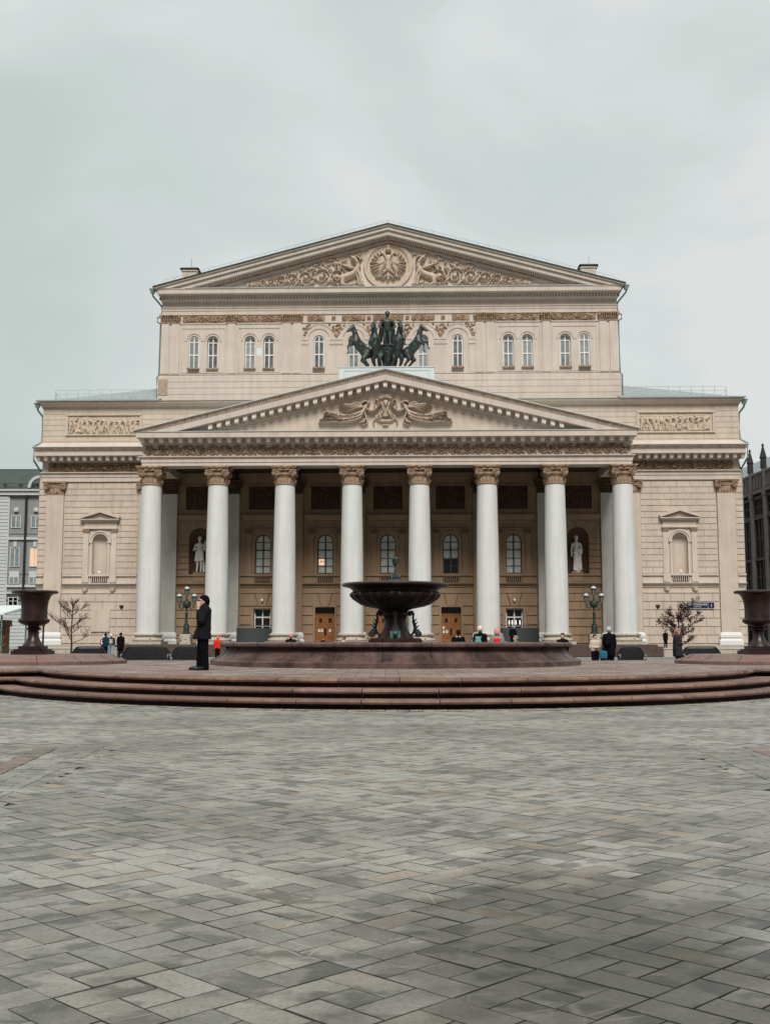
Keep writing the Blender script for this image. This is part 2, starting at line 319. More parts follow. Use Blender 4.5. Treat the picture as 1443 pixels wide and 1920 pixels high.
# ================================================================== GROUND
# slabs laid in pinwheel modules at 45 degrees, every slab its own face with an open joint
PAV = mat('grey_granite_paving', (.31, .294, .265), .50, .12, 14, bump=.14, bscale=55, attr='tone', spec=.5)
def stain_nodes(m):
    t = m.node_tree; l = t.links.new; b = t.nodes['Principled BSDF']; src = b.inputs['Base Color'].links[0].from_socket
    c = t.nodes.new('ShaderNodeTexCoord')
    va = t.nodes.new('ShaderNodeVertexColor'); va.layer_name = 'rnd'
    sv = t.nodes.new('ShaderNodeVectorMath'); sv.operation = 'SCALE'; sv.inputs['Scale'].default_value = 37.0; l(va.outputs['Color'], sv.inputs[0])
    av = t.nodes.new('ShaderNodeVectorMath'); av.operation = 'ADD'; l(c.outputs['Object'], av.inputs[0]); l(sv.outputs[0], av.inputs[1])
    # (scale, from, to, colour, amount, offset, detail, per slab?)
    for (sc, lo, hi, colr, amt, loc, det, per) in [(.42, .45, .60, (.11, .11, .097), .55, (3.3, 5, 0), 7, 0), (1.7, .54, .66, (.085, .083, .072), .55, (1, 6, 2), 7, 0), (3.6, .54, .62, (.045, .046, .040), .66, (0, 0, 3), 3, 1), (1.6, .50, .70, (.12, .118, .105), .55, (5, 2, 3), 5, 1), (.9, .60, .72, (.33, .22, .13), .55, (8, 1, 0), 4, 1), (6.5, .64, .70, (.40, .38, .33), .45, (4, 7, 1), 7, 1), (1.3, .60, .72, (.40, .39, .36), .35, (9, 9, 1), 5, 1), (60, .50, .75, (.08, .078, .07), .62, (2, 2, 2), 3, 0), (48, .60, .75, (.45, .43, .40), .35, (6, 2, 2), 3, 0)]:
        mp_ = t.nodes.new('ShaderNodeMapping'); mp_.inputs['Location'].default_value = loc; mp_.inputs['Scale'].default_value = (.8, 1.0, 1); l(av.outputs[0] if per else c.outputs['Object'], mp_.inputs[0])
        n = t.nodes.new('ShaderNodeTexNoise'); n.inputs['Scale'].default_value = sc; n.inputs['Detail'].default_value = det; n.inputs['Roughness'].default_value = .55; l(mp_.outputs[0], n.inputs['Vector'])
        r = t.nodes.new('ShaderNodeMapRange'); r.inputs['From Min'].default_value = lo; r.inputs['From Max'].default_value = hi; r.inputs['To Max'].default_value = amt; l(n.outputs['Fac'], r.inputs['Value'])
        x = t.nodes.new('ShaderNodeMix'); x.data_type = 'RGBA'; l(r.outputs[0], x.inputs['Factor']); l(src, x.inputs['A']); x.inputs['B'].default_value = (*colr, 1); src = x.outputs['Result']
    # thin pale scratches and cracks
    vo = t.nodes.new('ShaderNodeTexVoronoi'); vo.feature = 'DISTANCE_TO_EDGE'; vo.inputs['Scale'].default_value = 2.1; l(av.outputs[0], vo.inputs['Vector'])
    r = t.nodes.new('ShaderNodeMapRange'); r.inputs['From Min'].default_value = .004; r.inputs['From Max'].default_value = .014; r.inputs['To Min'].default_value = .5; r.inputs['To Max'].default_value = 0; l(vo.outputs['Distance'], r.inputs['Value'])
    n = t.nodes.new('ShaderNodeTexNoise'); n.inputs['Scale'].default_value = 1.4; l(c.outputs['Object'], n.inputs['Vector'])
    r2 = t.nodes.new('ShaderNodeMapRange'); r2.inputs['From Min'].default_value = .56; r2.inputs['From Max'].default_value = .66; l(n.outputs['Fac'], r2.inputs['Value'])
    mu = t.nodes.new('ShaderNodeMath'); mu.operation = 'MULTIPLY'; l(r.outputs[0], mu.inputs[0]); l(r2.outputs[0], mu.inputs[1])
    x = t.nodes.new('ShaderNodeMix'); x.data_type = 'RGBA'; l(mu.outputs[0], x.inputs['Factor']); l(src, x.inputs['A']); x.inputs['B'].default_value = (.42, .40, .36, 1); src = x.outputs['Result']
    # one broad greasy patch right of the middle, its own ragged outline
    mp_ = t.nodes.new('ShaderNodeMapping'); mp_.inputs['Location'].default_value = (-.85, -2.3, 0); mp_.inputs['Scale'].default_value = (1.0, .48, 1); l(c.outputs['Object'], mp_.inputs[0])
    ln = t.nodes.new('ShaderNodeVectorMath'); ln.operation = 'LENGTH'; l(mp_.outputs[0], ln.inputs[0])
    n = t.nodes.new('ShaderNodeTexNoise'); n.inputs['Scale'].default_value = 2.2; n.inputs['Detail'].default_value = 7; l(c.outputs['Object'], n.inputs['Vector'])
    ad = t.nodes.new('ShaderNodeMath'); ad.operation = 'MULTIPLY_ADD'; l(n.outputs['Fac'], ad.inputs[0]); ad.inputs[1].default_value = 1.7; l(ln.outputs['Value'], ad.inputs[2])
    r = t.nodes.new('ShaderNodeMapRange'); r.inputs['From Min'].default_value = 1.35; r.inputs['From Max'].default_value = 1.9; r.inputs['To Min'].default_value = .78; r.inputs['To Max'].default_value = 0; l(ad.outputs[0], r.inputs['Value'])
    x = t.nodes.new('ShaderNodeMix'); x.data_type = 'RGBA'; x.blend_type = 'MULTIPLY'; l(r.outputs[0], x.inputs['Factor']); l(src, x.inputs['A']); x.inputs['B'].default_value = (.34, .335, .30, 1); src = x.outputs['Result']
    # trodden dirt over the nearest few metres, ragged towards the fountain
    sp = t.nodes.new('ShaderNodeSeparateXYZ'); l(c.outputs['Object'], sp.inputs[0])
    n = t.nodes.new('ShaderNodeTexNoise'); n.inputs['Scale'].default_value = .8; n.inputs['Detail'].default_value = 8; n.inputs['Roughness'].default_value = .65; l(c.outputs['Object'], n.inputs['Vector'])
    ad = t.nodes.new('ShaderNodeMath'); ad.operation = 'MULTIPLY_ADD'; l(n.outputs['Fac'], ad.inputs[0]); ad.inputs[1].default_value = 6.5; l(sp.outputs['Y'], ad.inputs[2])
    r = t.nodes.new('ShaderNodeMapRange'); r.inputs['From Min'].default_value = 6.2; r.inputs['From Max'].default_value = 9.6; r.inputs['To Min'].default_value = .62; r.inputs['To Max'].default_value = 0; l(ad.outputs[0], r.inputs['Value'])
    x = t.nodes.new('ShaderNodeMix'); x.data_type = 'RGBA'; x.blend_type = 'MULTIPLY'; l(r.outputs[0], x.inputs['Factor']); l(src, x.inputs['A']); x.inputs['B'].default_value = (.55, .54, .51, 1); src = x.outputs['Result']
    l(src, b.inputs['Base Color'])
stain_nodes(PAV)
g = MB(); g.add([(-900, -60, -.045), (900, -60, -.045), (900, 1400, -.045), (-900, 1400, -.045)], [(0, 1, 2, 3)])
g.build('ground', mat('distant_asphalt', (.12, .12, .115), .9, .2, .3), None); tag(bpy.data.objects['ground'], kind='structure')
FARP = mat('far_grey_paving', (.20, .20, .185), .6, .2, .7)
g = MB(); g.add([(-13.4, .9, -.034), (14.4, .9, -.034), (14.4, 40, -.034), (-13.4, 40, -.034)], [(0, 1, 2, 3)])
tag(g.build('joint_bed', mat('dark_joint_sand', (.022, .02, .018), .95, .2, .4), None), kind='structure')
g = MB()
for (x0_, x1_, y0_, y1_) in ((-70, -13.1, 1.1, 25.9), (14.1, 70, 1.1, 25.9), (-70, 70, -25, 1.1)): g.add([(x0_, y0_, -.003), (x1_, y0_, -.003), (x1_, y1_, -.003), (x0_, y1_, -.003)], [(0, 1, 2, 3)])
tag(g.build('side_pavement', FARP, None), kind='structure')
g = MB(); g.add([(-60, 22, -.028), (60, 22, -.028), (60, 140, -.028), (-60, 140, -.028)], [(0, 1, 2, 3)])
tag(g.build('far_pavement', mat('far_grey_paving', (.20, .20, .185), .6, .2, .7), None), kind='structure')
# platform outline (front): central lobe and a lobe round each vase
FX, FY = .316, 35.0
def front(x, off=0.0):
    ys = []
    a, b = 11.5-off, 14.3-off
    t = 1-((x-FX)/a)**2
    if t > 0: ys.append(FY-b*math.sqrt(t))
    for cx in (-13.4, 14.3):
        t = (8.1-off)**2-(x-cx)**2
        if t > 0: ys.append(34.1-math.sqrt(t))
    return min(ys) if ys else 34.1
def slab_tone(rr):
    t = 1+rr.uniform(-.07, .07)
    if rr.random() < .13: t *= rr.uniform(.58, .86)
    if rr.random() < .06: t *= 1.10
    wm = rr.random()
    c = [t, t, t]
    if wm < .02: c = [t*1.10, t*.97, t*.86]
    elif wm < .15: c = [t*1.03, t*.99, t*.95]
    elif wm > .94: c = [t*.97, t, t*1.02]
    return c
gm = MB(); gm.c = []
rr = random.Random(11)
Wd, gap, bev = .1665, .0042, .0016
LINE = [(-3.34, 13.84), (-3.09, 9.26)]
def in_strip(x, y):      # regions laid differently: border strips both sides
    xr = -3.09-(y-9.26)*(.25/4.58)
    return x < xr if y < 13.9 else False
def add_slab(mb, cx, cy, l, wd, ang, tone, z=0.0, gp=gap, bv=bev, tilt=.0015):
    jl, jr, jb, jt = [gp*rr.choice((.15, .25, .4, .5, .7, 1.0, 1.7)) for _ in range(4)]
    c, s = math.cos(ang), math.sin(ang); P = []
    zz = [z+rr.uniform(-tilt, tilt) for _ in range(4)]
    for k_, (dx, dy) in enumerate([(-l/2+jl, -wd/2+jb), (l/2-jr, -wd/2+jb), (l/2-jr, wd/2-jt), (-l/2+jl, wd/2-jt)]): P.append((cx+dx*c-dy*s, cy+dx*s+dy*c, zz[k_]-.03))
    for k_, (dx, dy) in enumerate([(-l/2+jl+bv, -wd/2+jb+bv), (l/2-jr-bv, -wd/2+jb+bv), (l/2-jr-bv, wd/2-jt-bv), (-l/2+jl+bv, wd/2-jt-bv)]): P.append((cx+dx*c-dy*s, cy+dx*s+dy*c, zz[k_]))
    mb.add(P, [(4, 5, 6, 7), (0, 1, 5, 4), (1, 2, 6, 5), (2, 3, 7, 6), (3, 0, 4, 7)]); mb.c += [tone]+[[q*.30 for q in tone]]*4
X45 = PI/4
inv = lambda x, y: ((x*math.cos(-X45)-y*math.sin(-X45)), (x*math.sin(-X45)+y*math.cos(-X45)))
def pinwheel(xmin, xmax, ymin, ymax, keep):
    # modules of 3 x 3 units: four 1 x 2 slabs turning round a square one, rows at 45 degrees
    q = math.sqrt(.5)*Wd; P0 = (-0.825, 5.201)
    for i in range(-60, 60):
        for j in range(-60, 60):
            for (a0, b0, la, lb) in ((0, 0, 2, 1), (2, 0, 1, 2), (1, 2, 2, 1), (0, 1, 1, 2), (1, 1, 1, 1)):
                a_, b_ = 3*i+a0+la/2, 3*j+b0+lb/2
                x, y = P0[0]+q*(a_-b_), P0[1]-q*(a_+b_)
                if xmin < x < xmax and ymin < y < ymax and keep(x, y): add_slab(gm, x, y, la*Wd, lb*Wd, -PI/4, slab_tone(rr))
def central(x, y):
    if abs(x) > 3.0 and y < 13.9:
        if x < -3.09-(y-9.26)*.0546+.09: return False
        if x > 3.60-(13.4-y)*.046-.09: return False
    return y < front(x)-.55
pinwheel(-13, 14, 1.2, 26, central)
# side fields: straight running bond beyond the strip
def field(x0f, x1f, y0, y1, rowh=.163, ln=.326, rot=0):
    y = y0; k = 0
    while y < y1:
        xa, xb = x0f(y), x1f(y); x = xa+(ln/2 if k % 2 else 0)
        if k % 2: add_slab(gm, xa+ln/4, y+rowh/2, ln/2, rowh, 0, slab_tone(rr))
        while x+ln <= xb:
            add_slab(gm, x+ln/2, y+rowh/2, ln, rowh, 0, slab_tone(rr)); x += ln
        if xb-x > .06: add_slab(gm, (x+xb)/2, y+rowh/2, xb-x, rowh, 0, slab_tone(rr))
        y += rowh; k += 1
lf = lambda y: -3.09-(y-9.26)*.0546
rf = lambda y: 3.60-(13.4-y)*.046
redl = lambda y: -3.60-(y-10.5)*.08
field(lambda y: -9.0, lambda y: redl(y)-.24, 1.3, 13.3)
field(redl, lf, 1.3, 13.9)
field(lambda y: rf(y), lambda y: rf(y)+.62, 1.3, 13.9)
field(lambda y: rf(y)+.86, lambda y: 10.5, 1.3, 13.3)
# red stripe bands (slabs set in the paving)
RT = [.66, .46, .40]
y = 1.3
while y < 13.4:
    add_slab(gm, redl(y+.13)-.12, y+.13, .24, .25, 0, [c*rr.uniform(.85, 1.1) for c in RT]); add_slab(gm, rf(y+.13)+.74, y+.13, .24, .25, 0, [c*rr.uniform(.85, 1.1) for c in RT]); y += .25
x = -9.
while x < -3.9: add_slab(gm, x+.17, 13.45, .34, .20, 0, [c*rr.uniform(.9, 1.15) for c in RT]); x += .34
x = rf(13.4)+.7
while x < 10.4: add_slab(gm, x+.17, 13.45, .34, .20, 0, [c*rr.uniform(.9, 1.15) for c in RT]); x += .34
# kerb row of small reddish slabs along the foot of the steps
x = -13.
while x < 14:
    yy = front(x+.11); dy = front(x+.22)-front(x)
    if abs(dy) < .35: add_slab(gm, x+.11, yy-.25, .225, .46, 0, [c*rr.uniform(.9, 1.2)*1.15 for c in (.86, .72, .64)], z=.0)
    x += .228
for (xa, xb) in ((-9.2, -2.9), (3.0, 10.6)):
    gm.add([(xa, 13.2, -.0065), (xb, 13.2, -.0065), (xb, 14.15, -.0065), (xa, 14.15, -.0065)], [(0, 1, 2, 3)]); gm.c += [[.9, .9, .9]]
for fn in (lf, rf):
    for i in range(25):
        y0_, y1_ = 1.3+i*.5, 1.8+i*.5; a = [(fn(y0_)-.14, y0_), (fn(y0_)+.14, y0_), (fn(y1_)+.14, y1_), (fn(y1_)-.14, y1_)]
        gm.add([(p[0], p[1], -.0045) for p in a], [(0, 1, 2, 3)]); gm.c += [[.9, .9, .9]]
tag(gm.build('paving', PAV), kind='structure')
pm = bpy.data.objects['paving'].data; ra = pm.color_attributes.new('rnd', 'FLOAT_COLOR', 'CORNER'); nf_ = len(pm.polygons)
rv = RNG.rand(nf_//5+2, 4).astype(np.float32); ra.data.foreach_set('color', np.repeat(np.repeat(rv, 5, axis=0)[:nf_], 4, axis=0).ravel())
# ================================================================== STEPPED PLATFORM
terr = empty('stepped_platform', (0, 22, 0), label='low reddish stone platform of three rounded steps carrying the fountain and vases', cat='platform')
def tl(p): return (p[0], p[1]-22, p[2])
TRD = [0.0, .50, 1.20]
def outline(off, step=.1, x0=-20, x1=20.6):
    pts = []; x = x0
    while x <= x1+1e-6: pts.append((x, front(x, off))); x += step
    return pts
for k, off in enumerate(TRD):
    z0, z1 = k*.172, (k+1)*.172
    ol = outline(off, .12); mb = MB(); mb.c = []
    prof = [(.22, z1-.085), (.03, z1-.088), (.0, z1-.078), (-.018, z1-.045), (-.005, z1-.015), (.03, z1), (TRD[k+1]-off+.2 if k < 2 else .5, z1)]
    seg = 0; acc = 0; last = 0; run = rr.uniform(1.1, 1.35); tone = rr.uniform(.85, 1.1)
    strip = []
    cum = 0
    def flush(strip, tone):
        if len(strip) < 2: return
        n = len(prof); b = []
        for (p, nrm) in strip:
            for (d, z) in prof: b.append(tl((p[0]+nrm[0]*d, p[1]+nrm[1]*d, z)))
        fs = [(i*n+j, (i+1)*n+j, (i+1)*n+j+1, i*n+j+1) for i in range(len(strip)-1) for j in range(n-1)]
        m_ = len(strip)-1
        fs += [tuple(range(n-1, -1, -1)), tuple(m_*n+j for j in range(n))]
        mb.add(b, fs); mb.c += [[tone, tone*rr.uniform(.95, 1.03), tone*rr.uniform(.95, 1.03)]]*len(fs)
    for i, p in enumerate(ol):
        a = ol[max(i-1, 0)]; b = ol[min(i+1, len(ol)-1)]; d = (b[0]-a[0], b[1]-a[1]); q = math.hypot(*d) or 1; nrm = (-d[1]/q, d[0]/q)
        if strip:
            cum += math.hypot(p[0]-strip[-1][0][0], p[1]-strip[-1][0][1])
        strip.append((p, nrm))
        if cum > run:
            flush(strip, tone)
            t = .012; p2 = (p[0]+(ol[min(i+1, len(ol)-1)][0]-p[0])*.14, p[1]+(ol[min(i+1, len(ol)-1)][1]-p[1])*.14)
            strip = [(p2, nrm)]; cum = 0; run = rr.uniform(1.1, 1.45); tone = rr.uniform(.72, 1.15)
    flush(strip, tone)
    mb.build('step', STEPST, terr)
    # recessed core coloured near-black: shade under the nosing painted in, also seen in joints
    mb = MB(); fr = []
    for i, p in enumerate(ol):
        a = ol[max(i-1, 0)]; b = ol[min(i+1, len(ol)-1)]; d = (b[0]-a[0], b[1]-a[1]); q = math.hypot(*d); fr.append((p[0]-d[1]/q*.13, p[1]+d[0]/q*.13))
    n = len(fr)
    vs = [tl((*p, z0-.01)) for p in fr]+[tl((*p, z1-.01)) for p in fr]+[tl((p[0], 41., z1-.01)) for p in fr]
    mb.add(vs, [(i, i+1, i+1+n, i+n) for i in range(n-1)]+[(i+n, i+1+n, i+1+2*n, i+2*n) for i in range(n-1)])
    mb.build('riser', BLACK, terr)
# top paving of the platform : radial rings of slabs round the fountain, pink and pale
PLT = mat('pink_and_grey_platform_paving', (.225, .168, .14), .55, .14, 6, bump=.08, bscale=40, attr='tone')
gm = MB(); gm.c = []
rr = random.Random(3)
y = 20.9; k = 0
while y < 41.2:
    x = -19.8+(.30 if k % 2 else 0)
    while x < 20.4:
        cx, cy = x+.3, y+.15
        if cy > front(cx, 1.2)+.42 and cy < 41.0:
            t = rr.uniform(.8, 1.15); q = rr.random()
            tn = [t, t, t] if q < .62 else ([t*1.35, t*1.55, t*1.65] if q < .82 else [t*.85, t*.72, t*.7])
            add_slab(gm, cx, cy, .6, .3, 0, tn, z=.5205, gp=.004, bv=.006)
        x += .6
    y += .3; k += 1
gm.v = [tl(p) for p in gm.v]
gm.build('platform_paving', PLT, terr)
mb = MB(); mb.box(-20, 20.6, 41-22, 41.16-22, -.02, .5)
mb.build('back_riser', STEPST, terr)
bpy.data.objects['back_riser'].data.color_attributes.new('tone', 'FLOAT_COLOR', 'CORNER').data.foreach_set('color', [1.0]*(4*24))
# ================================================================== FOUNTAIN
ft = empty('fountain', (FX, FY, .52), label='dark red granite fountain with a wide lobed bowl over a round basin', cat='fountain')
fz = -.52
mb = MB(); n = 96
prof = [(5.66, .0), (5.66, .13), (5.60, .165), (5.50, .19), (5.38, .27), (5.28, .37), (5.21, .47), (5.18, .53), (5.20, .535), (5.34, .54), (5.385, .57), (5.39, .63), (5.36, .66), (5.28, .672), (4.75, .672), (4.72, .66), (4.70, .1)]
mb.lathe(prof, n, cap=False)
mb.build('basin', REDGR2, ft, 'auto')
# joints of the basin stones
mb = MB()
for i in range(26):
    a = 2*PI*i/26+.05
    pts = [((r+.004)*math.cos(a), (r+.004)*math.sin(a), z) for r, z in prof[1:14]]
    mb.tube(pts, .009, 4)
mb.build('basin_joint', BLACK, ft)
mb = MB(); mb.lathe([(4.71, .40), (.5, .40)], 64, cap=False); mb.f = [tuple(reversed(f)) for f in mb.f]
mb.build('basin_floor', mat('dark_wet_basin_floor', (.05, .035, .03), .2, .2, 2), ft)
mb = MB(); lob = lambda a, z: 1.0
mb.box(-.81, .81, -.81, .81, .40, .74); mb.frus((-.81, .81, -.81, .81), (-.74, .74, -.74, .74), .74, .80)
mb.lathe([(.58, .79), (.54, .84), (.47, .93), (.40, 1.06), (.35, 1.20), (.335, 1.34), (.36, 1.46), (.42, 1.52), (.42, 1.56), (.38, 1.60), (.42, 1.66), (.54, 1.70)], 32)
mb.build('pedestal', REDGR, ft, 'auto')
mb = MB()
gad = lambda a, z: 1-.055*(1-abs(math.sin(a*10))**.6) if 1.7 < z < 2.17 else 1
mb.lathe([(.50, 1.69), (.60, 1.71), (.91, 1.77), (1.08, 1.83), (1.21, 1.91), (1.34, 2.0), (1.42, 2.09), (1.425, 2.15), (1.38, 2.20), (1.32, 2.23), (1.33, 2.27), (1.40, 2.33), (1.52, 2.37), (1.63, 2.39), (1.665, 2.42), (1.66, 2.46), (1.60, 2.49), (1.50, 2.50), (1.35, 2.40), (.9, 2.2), (.1, 2.15)], 144, wob=gad, cap=False)
mb.build('bowl', REDGR, ft, 'auto')
def s_scroll():
    pr = []
    P = [(.43, 1.60), (.50, 1.64), (.57, 1.62), (.60, 1.55), (.59, 1.42), (.60, 1.30), (.66, 1.18), (.70, 1.08), (.68, .98), (.60, .90), (.50, .86)]
    P = [(.40, 1.53), (.46, 1.60), (.53, 1.60), (.565, 1.53), (.555, 1.42), (.56, 1.30), (.60, 1.18), (.62, 1.08), (.58, .98), (.50, .90)]
    rads = [.035, .04, .04, .035, .03, .035, .045, .045, .04, .03]
    for i in range(len(P)-1): pr.append(('c', (P[i][0], 0, P[i][1]), (P[i+1][0], 0, P[i+1][1]), rads[i], rads[i+1]))
    for (cx, cz, r) in [(.46, 1.53, .055), (.72, .93, .105)]:
        for i in range(9):
            a = i*PI/4.5; pr.append(('c', (cx+r*.7*math.cos(a), -.03, cz+r*.7*math.sin(a)), (cx+r*.7*math.cos(a+.7), .03, cz+r*.7*math.sin(a+.7)), r*.32, r*.32))
        pr.append(('e', (cx, 0, cz), (r*.8, .07, r*.8)))
    pr.append(('c', (.60, 0, 1.05), (.70, 0, .90), .05, .05))
    for (x, z, dx, dz) in [(.62, 1.22, .08, .09), (.66, 1.12, .08, .08), (.60, 1.32, .06, .09), (.68, 1.03, .08, .06)]:
        pr.append(('c', (x, 0, z), (x+dx, 0, z+dz), .03, .012))
    return pr
sc0 = blob('scroll_bracket', s_scroll(), .018, FBRONZE, ft, k=.02)
for i in range(1, 4):
    c = sc0.copy(); COL.objects.link(c); c.parent = ft; c.rotation_euler = (0, 0, i*PI/2)
pr = [('c', (0, 0, 2.15), (0, 0, 3.1), .05, .035), ('c', (0, 0, 3.05), (0, 0, 3.22), .04, .10)]
for i in range(7):
    a = i*2*PI/7; c, s = math.cos(a), math.sin(a)
    pr += [('c', (.05*c, .05*s, 3.1), (.10*c, .10*s, 3.26), .03, .025), ('c', (.10*c, .10*s, 3.26), (.17*c, .17*s, 3.30), .025, .01)]
    pr += [('c', (.03*c, .03*s, 2.5), (.12*c, .12*s, 2.68), .06, .045), ('c', (.12*c, .12*s, 2.68), (.17*c, .17*s, 2.78), .04, .012), ('e', (.13*c, .13*s, 2.54), (.07, .07, .08))]
blob('finial', pr, .02, FBRONZE, ft, k=.02)
mb = MB(); mb.box(-.16, .16, -.60, -.50, .80, 1.02); mb.tube([(0, -.5, 1.25), (0, -.58, 1.3), (0, -.62, 1.22)], .03)
mb.build('spout_block', mat('verdigris_spout', (.06, .15, .13), .5, .4, 12), ft)
# ================================================================== VASES ON ROUND PLINTHS
def vase(x, y, lab):
    o = empty('stone_vase', (x, y, .81), label=lab, cat='vase', group='stone vases flanking the fountain')
    mb = MB(); mb.box(-.53, .53, -.53, .53, 0, .12); mb.box(-.46, .46, -.46, .46, .122, .17); mb.box(-.36, .36, -.36, .36, .172, .26)
    mb.build('base', REDGR, o)
    mb = MB(); mb.lathe([(.345, .26), (.33, .29), (.25, .38), (.19, .48), (.155, .60), (.15, .66), (.17, .68), (.17, .71), (.13, .74), (.235, .78), (.24, .80), (.16, .86), (.165, .89)], 32)
    mb.build('stem', REDGR, o, 'auto')
    mb = MB(); mb.lathe([(.16, .885), (.30, .92), (.44, .98), (.486, 1.04), (.485, 1.09), (.44, 1.12), (.41, 1.13), (.404, 1.2), (.400, 1.4), (.41, 1.55), (.44, 1.70), (.50, 1.84), (.56, 1.90), (.70, 1.92), (.72, 1.95), (.715, 1.98), (.68, 2.005), (.6, 2.01), (.5, 1.9), (.38, 1.5), (.1, 1.2)], 48, cap=False)
    mb.build('bowl', REDGR, o, 'auto')
    return o
def plinth(x, y, r, lab):
    o = empty('round_plinth', (x, y, .52), label=lab, cat='plinth', group='low round plinths under the stone vases')
    mb = MB(); mb.lathe([(r, 0), (r, .10), (r-.05, .13), (r-.25, .17), (r-.42, .26), (r-.46, .285), (r-.5, .29)], 80)
    mb.build('drum', mat('red_granite_plinth', (.17, .108, .09), .45, .2, 4, col2=(.20, .10, .08), c2scale=2), o, 'auto')
    mb = MB()
    for i in range(14):
        a = 2*PI*i/14+.12; mb.tube([((q+.003)*math.cos(a), (q+.003)*math.sin(a), z) for q, z in [(r, .01), (r, .10), (r-.05, .13), (r-.25, .17), (r-.42, .26), (r-.46, .287)]], .008, 4)
    mb.build('joint', BLACK, o)
plinth(-11.1, 35.7, 2.9, 'low round reddish plinth at the left edge under the left vase'); plinth(11.8, 35.7, 2.6, 'low round reddish plinth at the right edge under the right vase')
vase(-11.1, 35.7, 'tall dark red stone vase on a plinth left of the fountain beside the bare tree'); vase(11.8, 35.7, 'tall dark red stone vase on a plinth right of the fountain near the dark building')
# ================================================================== THEATRE
PSI = R(1.55)
TX, TY = .066, 93.0
th = empty('theatre', (TX, TY, 0), -PSI, label='large cream neoclassical theatre with an eight column white portico and gabled upper storey', cat='theatre')
def thing_at(u, v, z=0): c, s = math.cos(PSI), math.sin(PSI); return (TX+u*c+v*s, TY-u*s+v*c, z)
MIR = (-1, 1)
def lay(mb, hw, vf, z0, z1, hw2=None, vf2=None, vb=8.5, x0=None, x1=None):
    hw2 = hw if hw2 is None else hw2; vf2 = vf if vf2 is None else vf2
    mb.frus((-hw, hw, vf, vb), (-hw2, hw2, vf2, vb), z0, z1)
def layx(mb, xa, xb, vf, z0, z1, xa2=None, xb2=None, vf2=None, vb=8.5):
    mb.frus((xa, xb, vf, vb), (xa if xa2 is None else xa2, xb if xb2 is None else xb2, vf if vf2 is None else vf2, vb), z0, z1)
def arc(c, w, zp, n=14): return [(c+w*math.cos(PI-i*PI/n), zp+w*math.sin(PI-i*PI/n)) for i in range(n+1)]
def wall(mb, x0, x1, z0, z1, v, ops, depth=.4):
    """wall plane with openings (c, halfwidth, sill, spring, arched)"""
    x = x0
    for (c, hw, zs, zp, ar) in sorted(ops):
        a, b = c-hw, c+hw
        mb.add([(x, v, z0), (a, v, z0), (a, v, z1), (x, v, z1)], [(0, 1, 2, 3)])
        mb.add([(a, v, z0), (b, v, z0), (b, v, zs), (a, v, zs)], [(0, 1, 2, 3)])
        top = arc(c, hw, zp) if ar else [(a, zp), (b, zp)]
        n = len(top)
        for i in range(n-1):
            p, q = top[i], top[i+1]; mb.add([(p[0], v, p[1]), (q[0], v, q[1]), (q[0], v, z1), (p[0], v, z1)], [(0, 1, 2, 3)])
        ring = [(a, zs)]+top+[(b, zs)]; n = len(ring)
        for i in range(n):
            p, q = ring[i], ring[(i+1) % n]; mb.add([(p[0], v, p[1]), (q[0], v, q[1]), (q[0], v+depth, q[1]), (p[0], v+depth, p[1])], [(3, 2, 1, 0)])
        x = b
    mb.add([(x, v, z0), (x1, v, z0), (x1, v, z1), (x, v, z1)], [(0, 1, 2, 3)])
def rust(mb, x0, x1, z0, z1, v, ch, bw, ex=(), pr=.05, gp=.055, vg=.03, bond=True):
    """dressed blocks standing proud of the wall, open joints between"""
    n = max(1, round((z1-z0)/ch)); ch = (z1-z0)/n
    for k in range(n):
        a, b = z0+k*ch+gp/2, z0+(k+1)*ch-gp/2
        iv = [(x0, x1)]
        for (ea, eb, za, zb) in ex:
            if zb > a and za < b:
                nv = []
                for (p, q) in iv:
                    if eb <= p or ea >= q: nv.append((p, q)); continue
                    if ea > p: nv.append((p, ea))
                    if eb < q: nv.append((eb, q))
                iv = nv
        for (p, q) in iv:
            if q-p < .12: continue
            if not bond: mb.box(p, q, v-pr, v+.02, a, b); continue
            off = (0 if k % 2 else .5)
            e = [p]; j = math.floor(p/bw)+off
            while j*bw < q:
                if j*bw > p+.25*bw and j*bw < q-.25*bw: e.append(j*bw)
                j += 1
            e.append(q)
            for i in range(len(e)-1):
                l_ = e[i]+(vg/2 if i else 0); r_ = e[i+1]-(vg/2 if i < len(e)-2 else 0)
                mb.box(l_, r_, v-pr, v+.02, a, b)
# ---- terrace steps in front of the portico
mb = MB()
for k in range(6): mb.box(-21.4-.38*(5-k), 21.4+.42*(5-k), -3.9-.42*(5-k), 7.4, .02 if k == 0 else .02+.145*k, .02+.145*(k+1))
mb.build('terrace_steps', GRAN, th)
mb = MB(); mb.box(-21.3, 21.3, -3.8, 7.45, .89, .905); mb.build('terrace_floor', mat('grey_stone_terrace_floor', (.11, .095, .08), .8, .15, 1), th)
mb = MB()
for s in MIR:
    a, b = sorted((s*20.9, s*33.5)); mb.box(a, b, 7.0, 7.38, 0, .82)
    a, b = sorted((s*22.5, s*33.5)); mb.box(a, b, 2.2, 2.6, 0, .42); mb.box(a, b, 2.1, 2.7, .42, .5)
mb.build('granite_plinth_wall', mat('beige_granite_plinth', (.42, .36, .30), .8, .15, 2), th)
